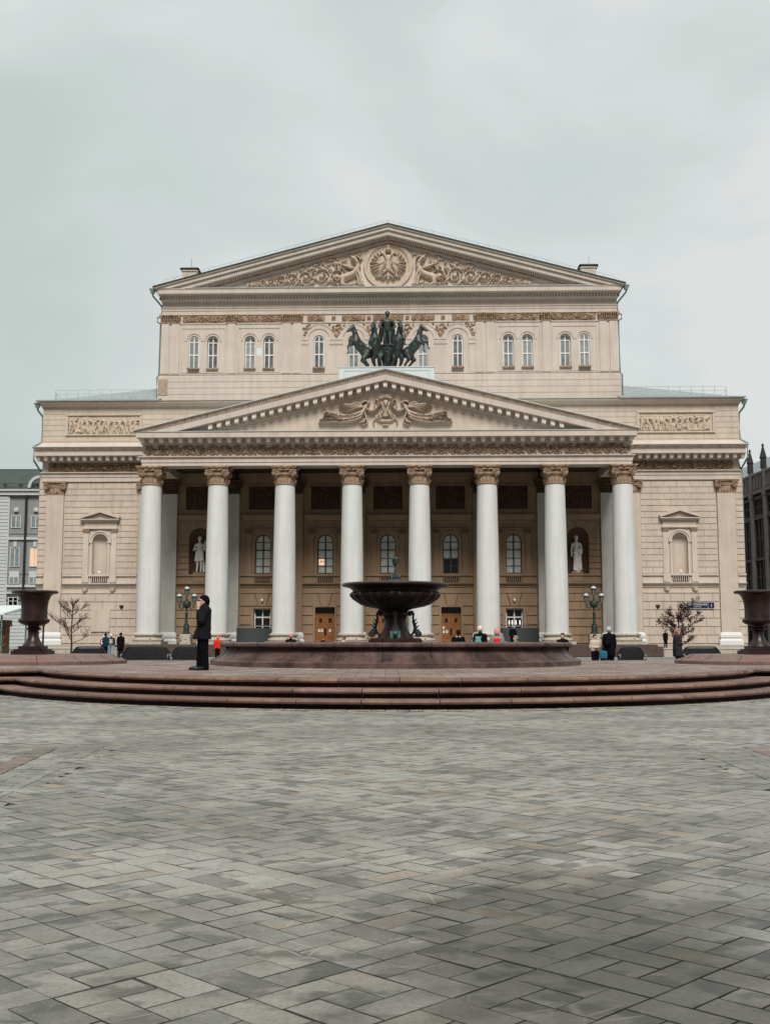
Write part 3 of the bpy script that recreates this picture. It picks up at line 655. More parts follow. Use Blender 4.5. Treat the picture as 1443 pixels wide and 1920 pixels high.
# ---- openings
WIN = [i*5.62 for i in (-2, -1, 0, 1, 2)]
mb = MB()
gops = [(WIN[0], .76, 1.40, 4.05, 0), (WIN[4], .76, 1.40, 4.05, 0)]+[(WIN[i], .88, .90, 4.18, 0) for i in (1, 2, 3)]
wall(mb, -22.6, 22.6, .0, 6.2, 7.5, gops, .55)
bops = [(c, .71, 7.16, 10.0, 1) for c in WIN]+[(s*16.95, .96, 6.46, 10.35, 1) for s in MIR]
wall(mb, -20.5, 20.5, 6.2, 16.3, 7.5, bops, .4)
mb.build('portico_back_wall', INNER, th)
mb = MB()
for s in MIR:
    a, b = sorted((s*20.5, s*31.7)); a2, b2 = sorted((s*22.6, s*31.7))
    wall(mb, a2, b2, 0, 6.2, 7.5, [], .3); wall(mb, a, b, 6.2, 16.3, 7.5, [(s*26.0, .68, 7.12, 10.1, 1)], .35)
    x = s*31.7; mb.add([(x, 7.5, 0), (x, 60, 0), (x, 60, 16.3), (x, 7.5, 16.3)], [(0, 1, 2, 3)])
    # closing walls at the ends of the loggia
mb.box(-31.6, 31.6, 8.2, 60, 0, 16.2)
mb.build('wing_wall', CREAM, th)
# ---- rusticated blocks
mb = MB()
AX = lambda s: sorted((s*24.6, s*27.4))
for s in MIR:
    a, b = sorted((s*22.62, s*29.32)); ax = AX(s)
    rust(mb, a, b, 7.15, 15.45, 7.5, .545, 1.15, pr=.055, gp=.06, vg=.055, ex=[(ax[0], ax[1], 6, 12.0), (s*26-1.75, s*26+1.75, 11.9, 12.5), (s*26-1.0, s*26+1.0, 12.4, 12.95)])
    rust(mb, a, b, .95, 5.4, 7.5, .76, 1.25, pr=.07, gp=.07, vg=.05)
    a, b = sorted((s*31.05, s*31.69)); rust(mb, a, b, 7.15, 15.45, 7.5, .545, 3, bond=False, pr=.07, gp=.07); rust(mb, a, b, .95, 5.4, 7.5, .76, 3, bond=False, pr=.07, gp=.07)
mb.build('wing_block_masonry', CREAM, th)
mb = MB()
for s in MIR:
    c = s*16.95; a, b = sorted((s*14.95, s*18.95))
    rust(mb, a, b, 7.0, 10.35, 7.5, .55, 3, [(c-1.0, c+1.0, 6, 10.4)], bond=False, pr=.09, gp=.085)
    rust(mb, a, b, .95, 5.4, 7.5, .76, 1.1, pr=.09, gp=.085, vg=.07)
    # radiating arch stones of the niche
    for i in range(7):
        a0 = PI-(i+.04)*PI/7; a1 = PI-(i+.96)*PI/7
        def out(an):
            cx, cz = math.cos(an), math.sin(an); t = 9
            if abs(cx) > 1e-6: t = min(t, 1.97/abs(cx))
            if cz > 1e-6: t = min(t, 1.55/cz)
            return (c+t*cx, 10.38+t*cz)
        p = [(c+1.0*math.cos(a0), 10.38+1.0*math.sin(a0)), (c+1.0*math.cos(a1), 10.38+1.0*math.sin(a1)), out(a1), out(a0)]
        mb.poly(p[::-1] if False else [p[1], p[0], p[3], p[2]][::-1], 7.45, 7.52)
for c in WIN:
    hw = 1.05
    for (a, b) in [(c-2.02, c-hw-.02), (c+hw+.02, c+2.02)]: rust(mb, a, b, .95, 4.25, 7.5, .76, 3, bond=False, pr=.09, gp=.09)
    mb.poly([(c-.32, 4.28), (c+.32, 4.28), (c+.60, 5.36), (c-.60, 5.36)], 7.32, 7.52)
    for s in MIR:
        p = [(c+s*.38, 4.30), (c+s*2.02, 4.30), (c+s*2.02, 5.36), (c+s*.72, 5.36)]; mb.poly(p if s > 0 else p[::-1], 7.40, 7.52)
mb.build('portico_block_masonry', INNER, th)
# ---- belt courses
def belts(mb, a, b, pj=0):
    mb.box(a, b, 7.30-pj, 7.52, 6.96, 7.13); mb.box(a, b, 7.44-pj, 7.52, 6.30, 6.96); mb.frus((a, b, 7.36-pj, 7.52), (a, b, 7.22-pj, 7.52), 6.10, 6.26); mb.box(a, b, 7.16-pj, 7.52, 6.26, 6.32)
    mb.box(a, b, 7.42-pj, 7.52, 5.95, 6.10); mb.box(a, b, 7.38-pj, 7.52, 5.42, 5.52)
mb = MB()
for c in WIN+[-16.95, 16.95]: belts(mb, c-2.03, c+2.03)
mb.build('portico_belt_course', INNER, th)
mb = MB()
for s in MIR:
    a, b = sorted((s*22.62, s*29.32)); belts(mb, a, b); a, b = sorted((s*31.05, s*31.75)); belts(mb, a, b)
mb.build('wing_belt_course', CREAM2, th)
# ---- aedicules and trims
def balustrade(c, z0, z1, hw, v, parent=th, inner=True):
    d = MB(); d.box(c-hw, c+hw, v+.03, v+.05, z0, z1); o = d.build('balustrade', BLACK, parent)  # near-black sheet behind the balusters, the shade between them painted in
    b = MB(); n = 8
    for i in range(n):
        x = c-hw+(i+.5)*2*hw/n; h = z1-z0
        b.lathe([(.06, z0), (.03, z0+.05), (.055, z0+h*.3), (.03, z0+h*.55), (.03, z0+h*.8), (.06, z1)], 8, cx=x, cy=v)
    b.build('baluster', INNER if inner else CREAM2, o)
mbI = MB(); caps = MB()
for c in WIN:
    # window surround, arch ring, little pilasters, entablature and cornice
    for s in MIR:
        a, b = sorted((c+s*.73, c+s*.98)); mbI.box(a, b, 7.40, 7.52, 7.13, 9.86); a, b = sorted((c+s*.70, c+s*1.02)); mbI.box(a, b, 7.36, 7.52, 9.86, 10.0)
        a, b = sorted((c+s*1.04, c+s*1.52)); mbI.box(a, b, 7.36, 7.52, 7.28, 10.76); a, b = sorted((c+s*.99, c+s*1.57)); mbI.box(a, b, 7.30, 7.52, 7.13, 7.28)
        caps.frus((a+.05, b-.05, 7.34, 7.52), (a-.05, b+.05, 7.2, 7.52), 10.76, 11.12)
    o1 = arc(c, .99, 10.0, 16); i1 = arc(c, .73, 10.0, 16)
    for q in range(16): mbI.poly([i1[q], i1[q+1], o1[q+1], o1[q]][::-1][::-1], 7.38, 7.52)
    mbI.box(c-1.62, c+1.62, 7.30, 7.52, 11.12, 11.24); mbI.box(c-1.6, c+1.6, 7.22, 7.52, 11.32, 11.42); mbI.box(c-1.58, c+1.58, 7.40, 7.52, 11.42, 11.93)
    mbI.frus((c-1.65, c+1.65, 7.2, 7.52), (c-1.85, c+1.85, 6.95, 7.52), 11.95, 12.25); mbI.box(c-1.9, c+1.9, 6.9, 7.52, 12.25, 12.42)
    # frame of the carved panel above
    for (a, b, z0, z1) in [(c-1.45, c+1.45, 12.85, 12.95), (c-1.45, c+1.45, 15.1, 15.22), (c-1.45, c-1.33, 12.95, 15.1), (c+1.33, c+1.45, 12.95, 15.1)]: mbI.box(a, b, 7.36, 7.52, z0, z1)
    balustrade(c, 6.42, 6.95, .72, 7.36)
for s in MIR:
    c = s*16.95
    mbI.frus((c-1.95, c+1.95, 7.34, 7.52), (c-2.0, c+2.0, 7.05, 7.52), 11.95, 12.25); mbI.box(c-2.0, c+2.0, 7.0, 7.52, 12.25, 12.42)
    for (a, b, z0, z1) in [(c-1.45, c+1.45, 12.85, 12.95), (c-1.45, c+1.45, 15.1, 15.22), (c-1.45, c-1.33, 12.95, 15.1), (c+1.33, c+1.45, 12.95, 15.1)]: mbI.box(a, b, 7.36, 7.52, z0, z1)
for c, hw, zt in [(x, .76 if abs(x) > 8 else .88, 4.05 if abs(x) > 8 else 4.18) for x in WIN]:
    for s in MIR: a, b = sorted((c+s*hw, c+s*1.05)); mbI.box(a, b, 7.36, 7.52, .9, zt)
    mbI.box(c-1.05, c+1.05, 7.36, 7.52, zt, zt+.16)
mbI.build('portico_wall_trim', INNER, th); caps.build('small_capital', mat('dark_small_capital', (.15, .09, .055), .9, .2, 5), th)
def carved_panel(c, seed):
    rl = Relief(c-1.32, c+1.32, 12.96, 15.09, .05); r_ = random.Random(seed)
    for s in MIR:
        rl.line([(c+s*.25, 13.2), (c+s*.4, 13.7), (c+s*.38, 14.2)], .16, .12, .10); rl.seg((c+s*.40, 14.45), (c+s*.40, 14.5), .13, .13, .12)
        rl.spiral(c+s*.9, 13.7, .35, 0, 1.5, .05, .1, s); rl.spiral(c+s*.9, 14.5, .3, 1, 1.5, .05, .1, -s)
        for q in range(8): rl.leaf(c+s*r_.uniform(.2, 1.1), r_.uniform(13.1, 14.9), r_.uniform(0, 6), .3, .06, .1)
    rl.seg((c, 13.9), (c, 14.3), .14, .2, .14)
    return grid_mesh('carved_panel', rl.X, rl.Z, rl.H, 7.47, PANELD, th)
cp = carved_panel(0, 1)
for c in WIN[:2]+WIN[3:]+[-16.95, 16.95]:
    o = cp.copy(); COL.objects.link(o); o.location = (c, 0, 0); o.parent = th
# ---- niches
mb = MB()
def niche(mb, c, hw, z0, zp, v, dep):
    n = 12
    for i in range(n):
        a0, a1 = PI-i*PI/n, PI-(i+1)*PI/n
        p0 = (c+hw*math.cos(a0), v+dep*math.sin(a0)); p1 = (c+hw*math.cos(a1), v+dep*math.sin(a1))
        mb.add([(*p0, z0), (*p1, z0), (*p1, zp), (*p0, zp)], [(0, 1, 2, 3)])
        m_ = 6
        for j in range(m_):
            b0, b1 = j*PI/2/m_, (j+1)*PI/2/m_
            f = lambda a, b: (c+hw*math.cos(a)*math.cos(b), v+dep*math.sin(a)*math.cos(b), zp+hw*math.sin(b))
            mb.add([f(a0, b0), f(a1, b0), f(a1, b1), f(a0, b1)], [(0, 1, 2, 3)])
    mb.box(c-hw, c+hw, v, v+dep, z0-.1, z0)
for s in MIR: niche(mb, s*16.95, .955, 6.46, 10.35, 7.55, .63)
mb.build('statue_niche', mat('shade_painted_niche', (.13, .075, .052), .9, .08, 2), th)  # niche colour darkened to give the shade behind the statue
mb = MB()
for s in MIR: niche(mb, s*26.0, .675, 7.12, 10.1, 7.55, .5)
mb.build('blind_niche', CREAM, th)
# ---- wing aedicules
A = MB(); sm = MB()
for s in MIR:
    c = s*26.0
    for q in MIR:
        a, b = sorted((c+q*.70, c+q*.88)); A.box(a, b, 7.38, 7.52, 7.13, 9.96); a, b = sorted((c+q*.68, c+q*1.0)); A.box(a, b, 7.32, 7.52, 9.96, 10.12)
        a, b = sorted((c+q*1.04, c+q*1.5)); A.box(a, b, 7.36, 7.52, 7.13, 10.86); sm.frus((a, b, 7.34, 7.52), (a-.1, b+.1, 7.2, 7.52), 10.86, 11.25)
        a, b = sorted((c+q*.95, c+q*1.55)); A.box(a, b, 7.28, 7.52, 6.4, 7.13); A.lathe([(.05, 5.5), (.2, 5.62), (.26, 5.9)], 12, cx=(a+b)/2, cy=7.38)
    o1 = arc(c, 1.0, 10.1, 16); i1 = arc(c, .70, 10.1, 16); o2 = arc(c, 1.0, 10.1, 16); i2 = arc(c, .86, 10.1, 16)
    for q in range(16): A.poly([i1[q], i1[q+1], o1[q+1], o1[q]], 7.40, 7.52); A.poly([i2[q], i2[q+1], o2[q+1], o2[q]], 7.33, 7.398)
    A.box(c-1.62, c+1.62, 7.3, 7.52, 11.25, 11.37); A.box(c-1.48, c+1.48, 7.38, 7.52, 11.37, 11.9)
    A.frus((c-1.55, c+1.55, 7.25, 7.52), (c-1.72, c+1.72, 7.02, 7.52), 11.9, 12.05)
    A.box(c-1.76, c+1.76, 6.98, 7.52, 12.05, 12.13)
    for q in MIR:
        p = [(c, 12.72), (c, 12.95), (c+q*1.82, 12.34), (c+q*1.76, 12.15)]; A.poly(p[::-1] if q < 0 else p, 6.96, 7.52)
    A.poly([(c-1.3, 12.13), (c+1.3, 12.13), (c, 12.6)], 7.36, 7.52)
    balustrade(c, 6.45, 6.93, .74, 7.34, inner=False)
A.build('aedicule', CREAM2, th, fixn=True); sm.build('small_capital', CAPM, th)
# ---- windows
def window(c, hw, zs, zp, v, arched, fm, gm_, mull, rails, fw=.07, sill=None, name='window'):
    mb = MB()
    if arched:
        o1 = arc(c, hw, zp, 14); i1 = arc(c, hw-fw, zp, 14)
        for q in range(14): mb.poly([i1[q], i1[q+1], o1[q+1], o1[q]], v-.06, v+.06)
    else: mb.box(c-hw, c+hw, v-.06, v+.06, zp-fw, zp)
    mb.box(c-hw, c-hw+fw, v-.06, v+.06, zs, zp-(0 if arched else fw)); mb.box(c+hw-fw, c+hw, v-.06, v+.06, zs, zp-(0 if arched else fw)); mb.box(c-hw+fw, c+hw-fw, v-.06, v+.06, zs, zs+fw*1.2)
    top = zp+(hw-fw if arched else -fw)
    for (x, t) in mull: mb.box(c+x-t/2, c+x+t/2, v-.045, v+.045, zs+fw*1.2, top)
    for (z, t) in rails: mb.box(c-hw+fw*.9, c+hw-fw*.9, v-.05, v+.05, z-t/2, z+t/2)
    f = mb.build(name, fm, th, fixn=True)
    p = MB(); pts = [(c-hw+.02, zs)]+(arc(c, hw-.02, zp, 14) if arched else [(c-hw+.02, zp), (c+hw-.02, zp)])+[(c+hw-.02, zs)]
    p.add([(x, v+.02, z) for x, z in pts], [tuple(range(len(pts)-1, -1, -1))]); p.f = [tuple(reversed(q)) for q in p.f]
    p.build('pane', gm_, f)
    if sill:
        q = MB(); q.box(c-hw-.08, c+hw+.08, v-.55, v-.05, zs-.14, zs-.0); q.build('sill', sill, f)
    return f
for i, c in enumerate(WIN):
    f = window(c, .70, 7.17, 10.0, 7.72, True, FRAMED, GLASSI, [(0, .13)], [(10.0, .07), (9.3, .09), (8.55, .05), (7.85, .05)], .07)
    if i == 3:
        l = MB(); l.box(c-.62, c+.62, 7.735, 7.738, 7.26, 8.5); l.build('dark_lower_pane', GLASSD, f)
    if i == 1:
        l = MB(); l.box(c-.60, c-.1, 7.735, 7.738, 7.95, 8.5); l.build('lit_pane', mat('lit_warm_pane', (.8, .55, .4), .6, 0, emit=((1, .62, .42), .75)), f)
        l = MB(); l.lathe([(.05, 8.2), (.04, 8.3), (.01, 8.38)], 8, cx=c-.42, cy=7.73); l.lathe([(.05, 8.2), (.04, 8.3), (.01, 8.38)], 8, cx=c-.2, cy=7.73); l.build('hanging_lamp', BLACK, f)
for c in (WIN[0], WIN[4]): window(c, .75, 1.42, 4.04, 7.85, False, FRAMEW, GLASSD, [(0, .12)], [(3.28, .12), (2.5, .07)], .1)
for s in (1,):
    l = MB()
    for x in (-.45, -.18, .15, .5): l.lathe([(.05, 2.62), (.08, 2.78), (.05, 3.0), (.02, 3.05)], 8, cx=WIN[4]+x, cy=7.9)
    l.build('lit_lamp_globe', mat('white_lit_globe', (.9, .88, .8), .5, 0, emit=((1, .95, .85), .8)), th)
# doors
for k, c in enumerate(WIN[1:4]):
    mb = MB(); v = 7.92
    mb.box(c-.87, c+.87, v, v+.08, 3.5, 3.62)
    mb.box(c-.87, c-.80, v, v+.08, .9, 3.5); mb.box(c+.80, c+.87, v, v+.08, .9, 3.5)
    d = mb.build('door', OAK, th)
    tr = MB(); tr.box(c-.87, c+.87, v+.05, v+.09, 3.62, 4.18); tr.build('transom_light', GLASSD, d)
    tg = MB()
    for i in range(9): tg.tube([(c-.75+i*.187, v+.02, 3.72), (c-.65+i*.187, v+.02, 3.9), (c-.75+i*.187, v+.02, 4.08)], .02, 4)
    tg.build('transom_grille', FRAMED, d)
    for s in MIR:
        lf_ = MB(); a, b = sorted((c+s*.01, c+s*.80)); lf_.box(a, b, v+.03, v+.07, .92, 3.5)
        for (z0, z1) in [(2.62, 3.42), (1.62, 2.5), (.98, 1.5)]:
            for (p, q, r0, r1) in [(a+.06, b-.06, z0, z0+.07), (a+.06, b-.06, z1-.07, z1), (a+.06, a+.14, z0+.07, z1-.07), (b-.14, b-.06, z0+.07, z1-.07)]: lf_.box(p, q, v+.0, v+.03, r0, r1)
        lo = lf_.build('leaf', OAK, d)
    g_ = MB()
    for s in MIR: g_.box(c+s*.42-.14, c+s*.42+.14, v-.005, v+.025, 2.82, 3.2)
    g_.build('peephole_grille', BLACK, d)
    h = MB(); h.box(c-.1, c+.1, v-.06, v-.002, 1.75, 2.3); h.build('handle', BLACK, d)
    if k != 1:
        n_ = MB()
        for (x, z) in ([(-.55, 2.1), (-.30, 2.1), (.42, 2.1)] if k == 0 else [(-.68, 2.35), (-.66, 1.98), (-.38, 2.0)]): n_.box(c+x-.09, c+x+.09, v-.012, v-.004, z-.13, z+.13)
        n_.build('paper_notice', mat('white_paper', (.75, .73, .68), .8, 0), d)
# globe lamps above the ground floor windows, cameras in the niches
mb = MB()
for c in (WIN[0], WIN[4]): mb.lathe([(.03, 4.62), (.10, 4.68), (.13, 4.78), (.10, 4.88), (.03, 4.93)], 12, cx=c, cy=7.2)
for s in MIR:
    for q in MIR: mb.box(s*16.95+q*.72-.09, s*16.95+q*.72+.09, 7.62, 7.78, 6.62, 6.92)
    mb.lathe([(.03, 7.14), (.12, 7.2), (.14, 7.3), (.09, 7.42), (.02, 7.46)], 12, cx=s*26.0, cy=7.4)
mb.build('wall_lamp', mat('white_lamp_glass', (.75, .73, .68), .4, 0), th)
# ---- columns
def column(u):
    mb = MB(); n = 14; pr = []
    for i in range(n+1):
        t = i/n; pr.append((.975-.145*t**1.6, 1.86+12.28*t))
    mb.lathe([(1.02, 1.80), (1.02, 1.86)]+pr, 40)
    c = mb.build('column', WHITE, th, 'auto', loc=(u, 0, 0))
    b = MB(); b.box(-1.36, 1.36, -1.36, 1.36, .905, 1.14)
    prof = [(1.26, 1.14)]
    for i in range(9): a = -PI/2+PI*i/8; prof.append((1.20+.12*math.cos(a), 1.27+.12*math.sin(a)))
    prof += [(1.14, 1.41), (1.08, 1.46), (1.08, 1.54), (1.14, 1.58)]
    for i in range(9): a = -PI/2+PI*i/8; prof.append((1.12+.09*math.cos(a), 1.68+.09*math.sin(a)))
    prof += [(1.04, 1.80)]
    b.lathe(prof, 40); b.build('base', BASEST, c, 'auto')
    k = MB()
    k.lathe([(.86, 14.10), (.91, 14.14), (.92, 14.20), (.88, 14.24), (.835, 14.26), (.84, 14.6), (.87, 14.8), (.93, 14.86), (1.0, 14.95), (.98, 15.05), (.85, 15.08), (.85, 15.5)], 40)
    for i in range(20):
        a = 2*PI*i/20; k.tube([(.85*math.cos(a), .85*math.sin(a), 14.3), (.90*math.cos(a), .90*math.sin(a), 14.5), (.93*math.cos(a), .93*math.sin(a), 14.62)], [.09, .08, .03], 5)
    for i in range(28):
        a = 2*PI*i/28; k.tube([(.97*math.cos(a), .97*math.sin(a), 14.90), (1.0*math.cos(a), 1.0*math.sin(a), 15.0)], .06, 5)
    # abacus with hollow sides
    pts = []
    for q in range(4):
        for j in range(7):
            t = -1+2*j/6; d = 1.10-.16*(1-t*t); x, y = t*1.12, -d
            if j == 6: continue
            an = q*PI/2; pts.append((x*math.cos(an)-y*math.sin(an), x*math.sin(an)+y*math.cos(an)))
    m_ = len(pts)
    for z0, z1, sc in [(15.50, 15.58, .94), (15.58, 15.695, 1.0)]:
        k.add([(p[0]*sc, p[1]*sc, z0) for p in pts]+[(p[0]*sc, p[1]*sc, z1) for p in pts], [tuple(range(m_-1, -1, -1)), tuple(range(m_, 2*m_))]+[(i, (i+1) % m_, (i+1) % m_+m_, i+m_) for i in range(m_)])
    # volutes on each face, slightly turned to the corners
    for sx in MIR:
        for sy in MIR:
            cx, cy, cz, r = sx*.70, sy*.80, 15.12, .335
            pl = []
            for j in range(26):
                t = j/25; a = PI/2-sx*sy*(-1)*0-sx*(2*PI*2.1*t); q = r*(1-.8*t); pl.append((cx+q*math.cos(a), cy+sy*(.06+.05*t), cz+q*math.sin(a)))
            k.tube(pl, .055, 5, .035)
            vs = []; nn = 16
            for z_ in (0, 1):
                for j in range(nn): a = 2*PI*j/nn; vs.append((cx+r*.96*math.cos(a), cy+sy*(.05 if z_ else -.42), cz+r*.96*math.sin(a)))
            k.add(vs, [tuple(range(nn)), tuple(range(2*nn-1, nn-1, -1))]+[(j, j+nn, (j+1) % nn+nn, (j+1) % nn) for j in range(nn)])
            k.tube([(cx, cy+sy*.1, cz-.30), (cx*.93, cy+sy*.05, cz-.42), (cx*1.12, cy+sy*.02, cz-.50)], [.07, .06, .02], 5)
    for q in range(4):
        a = q*PI/2; k.tube([(-.45*math.cos(a)+.93*math.sin(a), -.45*math.sin(a)-.93*math.cos(a), 15.38), (.93*math.sin(a), -.93*math.cos(a), 15.3), (.45*math.cos(a)+.93*math.sin(a), .45*math.sin(a)-.93*math.cos(a), 15.38)], .06, 5)
        k.lathe([(.02, 15.42), (.12, 15.48), (.15, 15.58), (.08, 15.68)], 8, cx=1.0*math.sin(a), cy=-1.0*math.cos(a))
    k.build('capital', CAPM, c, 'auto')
    return c
c0 = column(-3.5*5.62)
for i in range(1, 8):
    o = copy_tree(c0, th); o.location = ((i-3.5)*5.62, 0, 0)
# ---- pilasters
def pilaster(u, hw, m, capm, z0, basem, vf=7.28, bz=1.95, capw=1.0):
    mb = MB(); mb.box(u-hw, u+hw, vf, 7.6, bz, 14.36); p = mb.build('pilaster', m, th)
    b = MB(); b.box(u-hw-.24, u+hw+.24, vf-.22, 7.6, .83, 1.2)
    b.frus((u-hw-.22, u+hw+.22, vf-.2, 7.6), (u-hw-.08, u+hw+.08, vf-.06, 7.6), 1.2, 1.45); b.box(u-hw-.17, u+hw+.17, vf-.15, 7.6, 1.47, 1.72); b.frus((u-hw-.15, u+hw+.15, vf-.12, 7.6), (u-hw, u+hw, vf-.01, 7.6), 1.72, bz)
    b.build('base', basem, p)
    k = MB(); k.box(u-hw-.02, u+hw+.02, vf-.03, 7.6, 14.362, 14.42); k.box(u-hw+.01, u+hw-.01, vf+.02, 7.6, 14.42, 15.0)
    for i in range(6): x = u-hw+.13+i*(2*hw-.26)/5; k.tube([(x, vf, 14.5), (x, vf-.06, 14.62), (x, vf-.03, 14.75)], [.07, .07, .03], 5)
    k.frus((u-hw, u+hw, vf-.02, 7.6), (u-hw-.08, u+hw+.08, vf-.12, 7.6), 15.0, 15.35)
    k.frus((u-hw-.24, u+hw+.24, vf-.22, 7.6), (u-hw-.28, u+hw+.28, vf-.28, 7.6), 15.40, 15.55)
    for s in MIR:
        cx = u+s*(hw-.06); cz = 15.1; r = .30; pl = []
        for j in range(22):
            t = j/21; a = PI/2-s*2*PI*1.9*t; q = r*(1-.8*t); pl.append((cx+q*math.cos(a), vf-.2-.04*t, cz+q*math.sin(a)))
        k.tube(pl, .05, 5, .03)
        vs = []; nn = 14
        for z_ in (0, 1):
            for j in range(nn): a = 2*PI*j/nn; vs.append((cx+r*.95*math.cos(a), vf-.18+z_*.25, cz+r*.95*math.sin(a)))
        k.add(vs, [tuple(range(nn-1, -1, -1)), tuple(range(nn, 2*nn))]+[(j, (j+1) % nn, (j+1) % nn+nn, j+nn) for j in range(nn)])
    k.build('capital', capm, p)
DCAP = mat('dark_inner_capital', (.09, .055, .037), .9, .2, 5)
for s in MIR:
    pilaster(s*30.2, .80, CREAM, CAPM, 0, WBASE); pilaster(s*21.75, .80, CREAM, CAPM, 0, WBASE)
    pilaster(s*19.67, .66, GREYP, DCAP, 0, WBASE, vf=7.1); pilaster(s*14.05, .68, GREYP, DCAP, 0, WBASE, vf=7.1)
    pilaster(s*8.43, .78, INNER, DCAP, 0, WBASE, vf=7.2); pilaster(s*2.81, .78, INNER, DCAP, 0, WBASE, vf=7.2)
# ---- portico entablature
mb = MB()
mb.box(-20.35, 20.35, -.86, .86, 15.70, 15.985); mb.box(-20.4, 20.4, -.92, .92, 15.985, 16.34); lay(mb, 20.42, -.94, 16.34, 16.42, 20.6, -1.08, .9); mb.box(-20.62, 20.62, -1.1, .9, 16.42, 16.49)
mb.box(-20.3, 20.3, -.84, 7.5, 16.49, 17.47); lay(mb, 20.4, -.92, 17.47, 17.55, 20.5, -1.02, 7.5)
mb.box(-20.3, 20.3, -1.0, 7.5, 17.55, 17.9)
for s in MIR: a, b = sorted((s*18.9, s*20.35)); mb.box(a, b, .87, 7.5, 15.72, 16.48)
mb.box(-20.6, 20.6, -2.0, 7.5, 17.90, 18.30); lay(mb, 20.62, -2.02, 18.30, 18.38, 20.7, -2.08, 7.5)
mb.build('entablature', CREAM2, th)
mb = MB(); mb.box(-19.9, 19.9, -2.06, -1.05, 18.385, 18.42); mb.build('ledge_flashing', LEADM, th)
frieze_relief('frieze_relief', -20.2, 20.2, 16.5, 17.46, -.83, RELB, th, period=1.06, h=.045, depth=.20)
def modillion(mb, x, z0, z1, vf, vb, w=.185):
    h = z1-z0; mb.frus((x-w*.8, x+w*.8, vf+.12, vb), (x-w, x+w, vf+.02, vb), z0, z0+h*.75); mb.box(x-w*1.12, x+w*1.12, vf, vb, z0+h*.75, z1)
mb = MB(); n = 51
for i in range(n): modillion(mb, -20.2+i*40.4/(n-1), 17.56, 17.895, -1.78, -1.0)
mb.build('modillions', MODW, th)
# inner beams and ceiling of the portico
mb = MB(); mb.box(-18.8, 18.8, .87, 7.5, 16.30, 16.47)
for i in range(8): u = (i-3.5)*5.62; mb.box(u-.5, u+.5, .87, 7.5, 15.75, 16.29)
mb.build('portico_ceiling', mat('shade_painted_ceiling', (.055, .036, .025), .9, .1, 1), th)  # ceiling coloured near-black, painting in the shade under the portico roof
# ---- wing entablature
mb = MB()
for s in MIR:
    def rg(a, b): return sorted((s*a, s*b))
    a, b = rg(20.4, 31.45); mb.box(a, b, 7.32, 8.5, 15.56, 15.98)
    a, b = rg(20.4, 31.5); mb.box(a, b, 7.26, 8.5, 15.98, 16.33)
    a, b = rg(20.4, 31.6); mb.box(a, b, 7.10, 8.5, 16.33, 16.42)
    a, b = rg(20.4, 31.45); mb.box(a, b, 7.32, 8.5, 16.42, 17.30); mb.box(a, b, 7.22, 8.5, 17.30, 17.36)
    a, b = rg(20.4, 31.5); mb.box(a, b, 7.0, 8.5, 17.36, 17.76)
    a, b = rg(20.4, 31.75); mb.box(a, b, 6.05, 8.5, 17.76, 18.22)
    a, b = rg(20.4, 31.8); a2, b2 = rg(20.4, 31.98)
    mb.frus((a, b, 6.0, 8.5), (a2, b2, 5.8, 8.5), 18.22, 18.50)
    a, b = rg(20.4, 31.75); mb.frus((a, b, 6.4, 8.5), (a, b, 7.35, 8.5), 18.56, 18.95); mb.frus((a, b, 7.35, 8.5), (a, b, 7.5, 8.5), 18.95, 19.15)
mb.build('wing_entablature', CREAM2, th)
mb = MB()
for s in MIR: a, b = sorted((s*20.75, s*32.0)); mb.box(a, b, 5.78, 8.5, 18.50, 18.555)
mb.build('cornice_flashing', LEADM, th)
mb = MB()
for s in MIR:
    for i in range(16): modillion(mb, s*(21.05+i*.70), 17.37, 17.755, 6.22, 7.0, .17)
mb.build('modillions', MODW, th)
for s in MIR:
    a, b = sorted((s*20.5, s*30.9)); frieze_relief('frieze_relief', a, b, 16.43, 17.28, 7.315, RELB, th, period=1.02, h=.045, depth=.24, seed=4)
def eggs(mb, x0, x1, v, z, st, w, h):
    n = int((x1-x0)/st)
    for i in range(n): x = x0+(i+.5)*(x1-x0)/n; mb.frus((x-w/2, x+w/2, v-.05, v+.1), (x-w/2, x+w/2, v-.13, v+.1), z, z+h)
mb = MB()
for s in MIR: a, b = sorted((s*20.8, s*31.7)); eggs(mb, a, b, 5.93, 18.25, .17, .09, .2)
mb.build('egg_moulding', RELB, th)
# ---- raking cornice helper
def rake(mb, hw, zc, za, zt, zb, vf, vb, zmin=None, hw_cut=None):
    """band between offsets zt (upper) and zb (lower) under the slope line from (hw,zc) to (0,za)"""
    sl_ = (za-zc)/hw
    for s in MIR:
        zl = zmin if zmin is not None else -1e9
        pts = [(0, za+zt), (0, za+zb)]
        xb = min(hw, (za+zb-zl)/sl_); xt = min(hw, (za+zt-zl)/sl_)
        pts.append((s*xb, za+zb-sl_*xb))
        if xt > xb+1e-6: pts.append((s*xt, zl)) if xt < hw else pts.extend([(s*hw, zl), (s*hw, za+zt-sl_*hw)])
        else: pts.append((s*xt, za+zt-sl_*xt))
        q = []
        for p in pts:
            if not q or (abs(p[0]-q[-1][0])+abs(p[1]-q[-1][1])) > 1e-4: q.append(p)
        area = sum(q[i][0]*q[(i+1) % len(q)][1]-q[(i+1) % len(q)][0]*q[i][1] for i in range(len(q)))
        if area < 0: q = q[::-1]
        mb.poly(q, vf, vb)
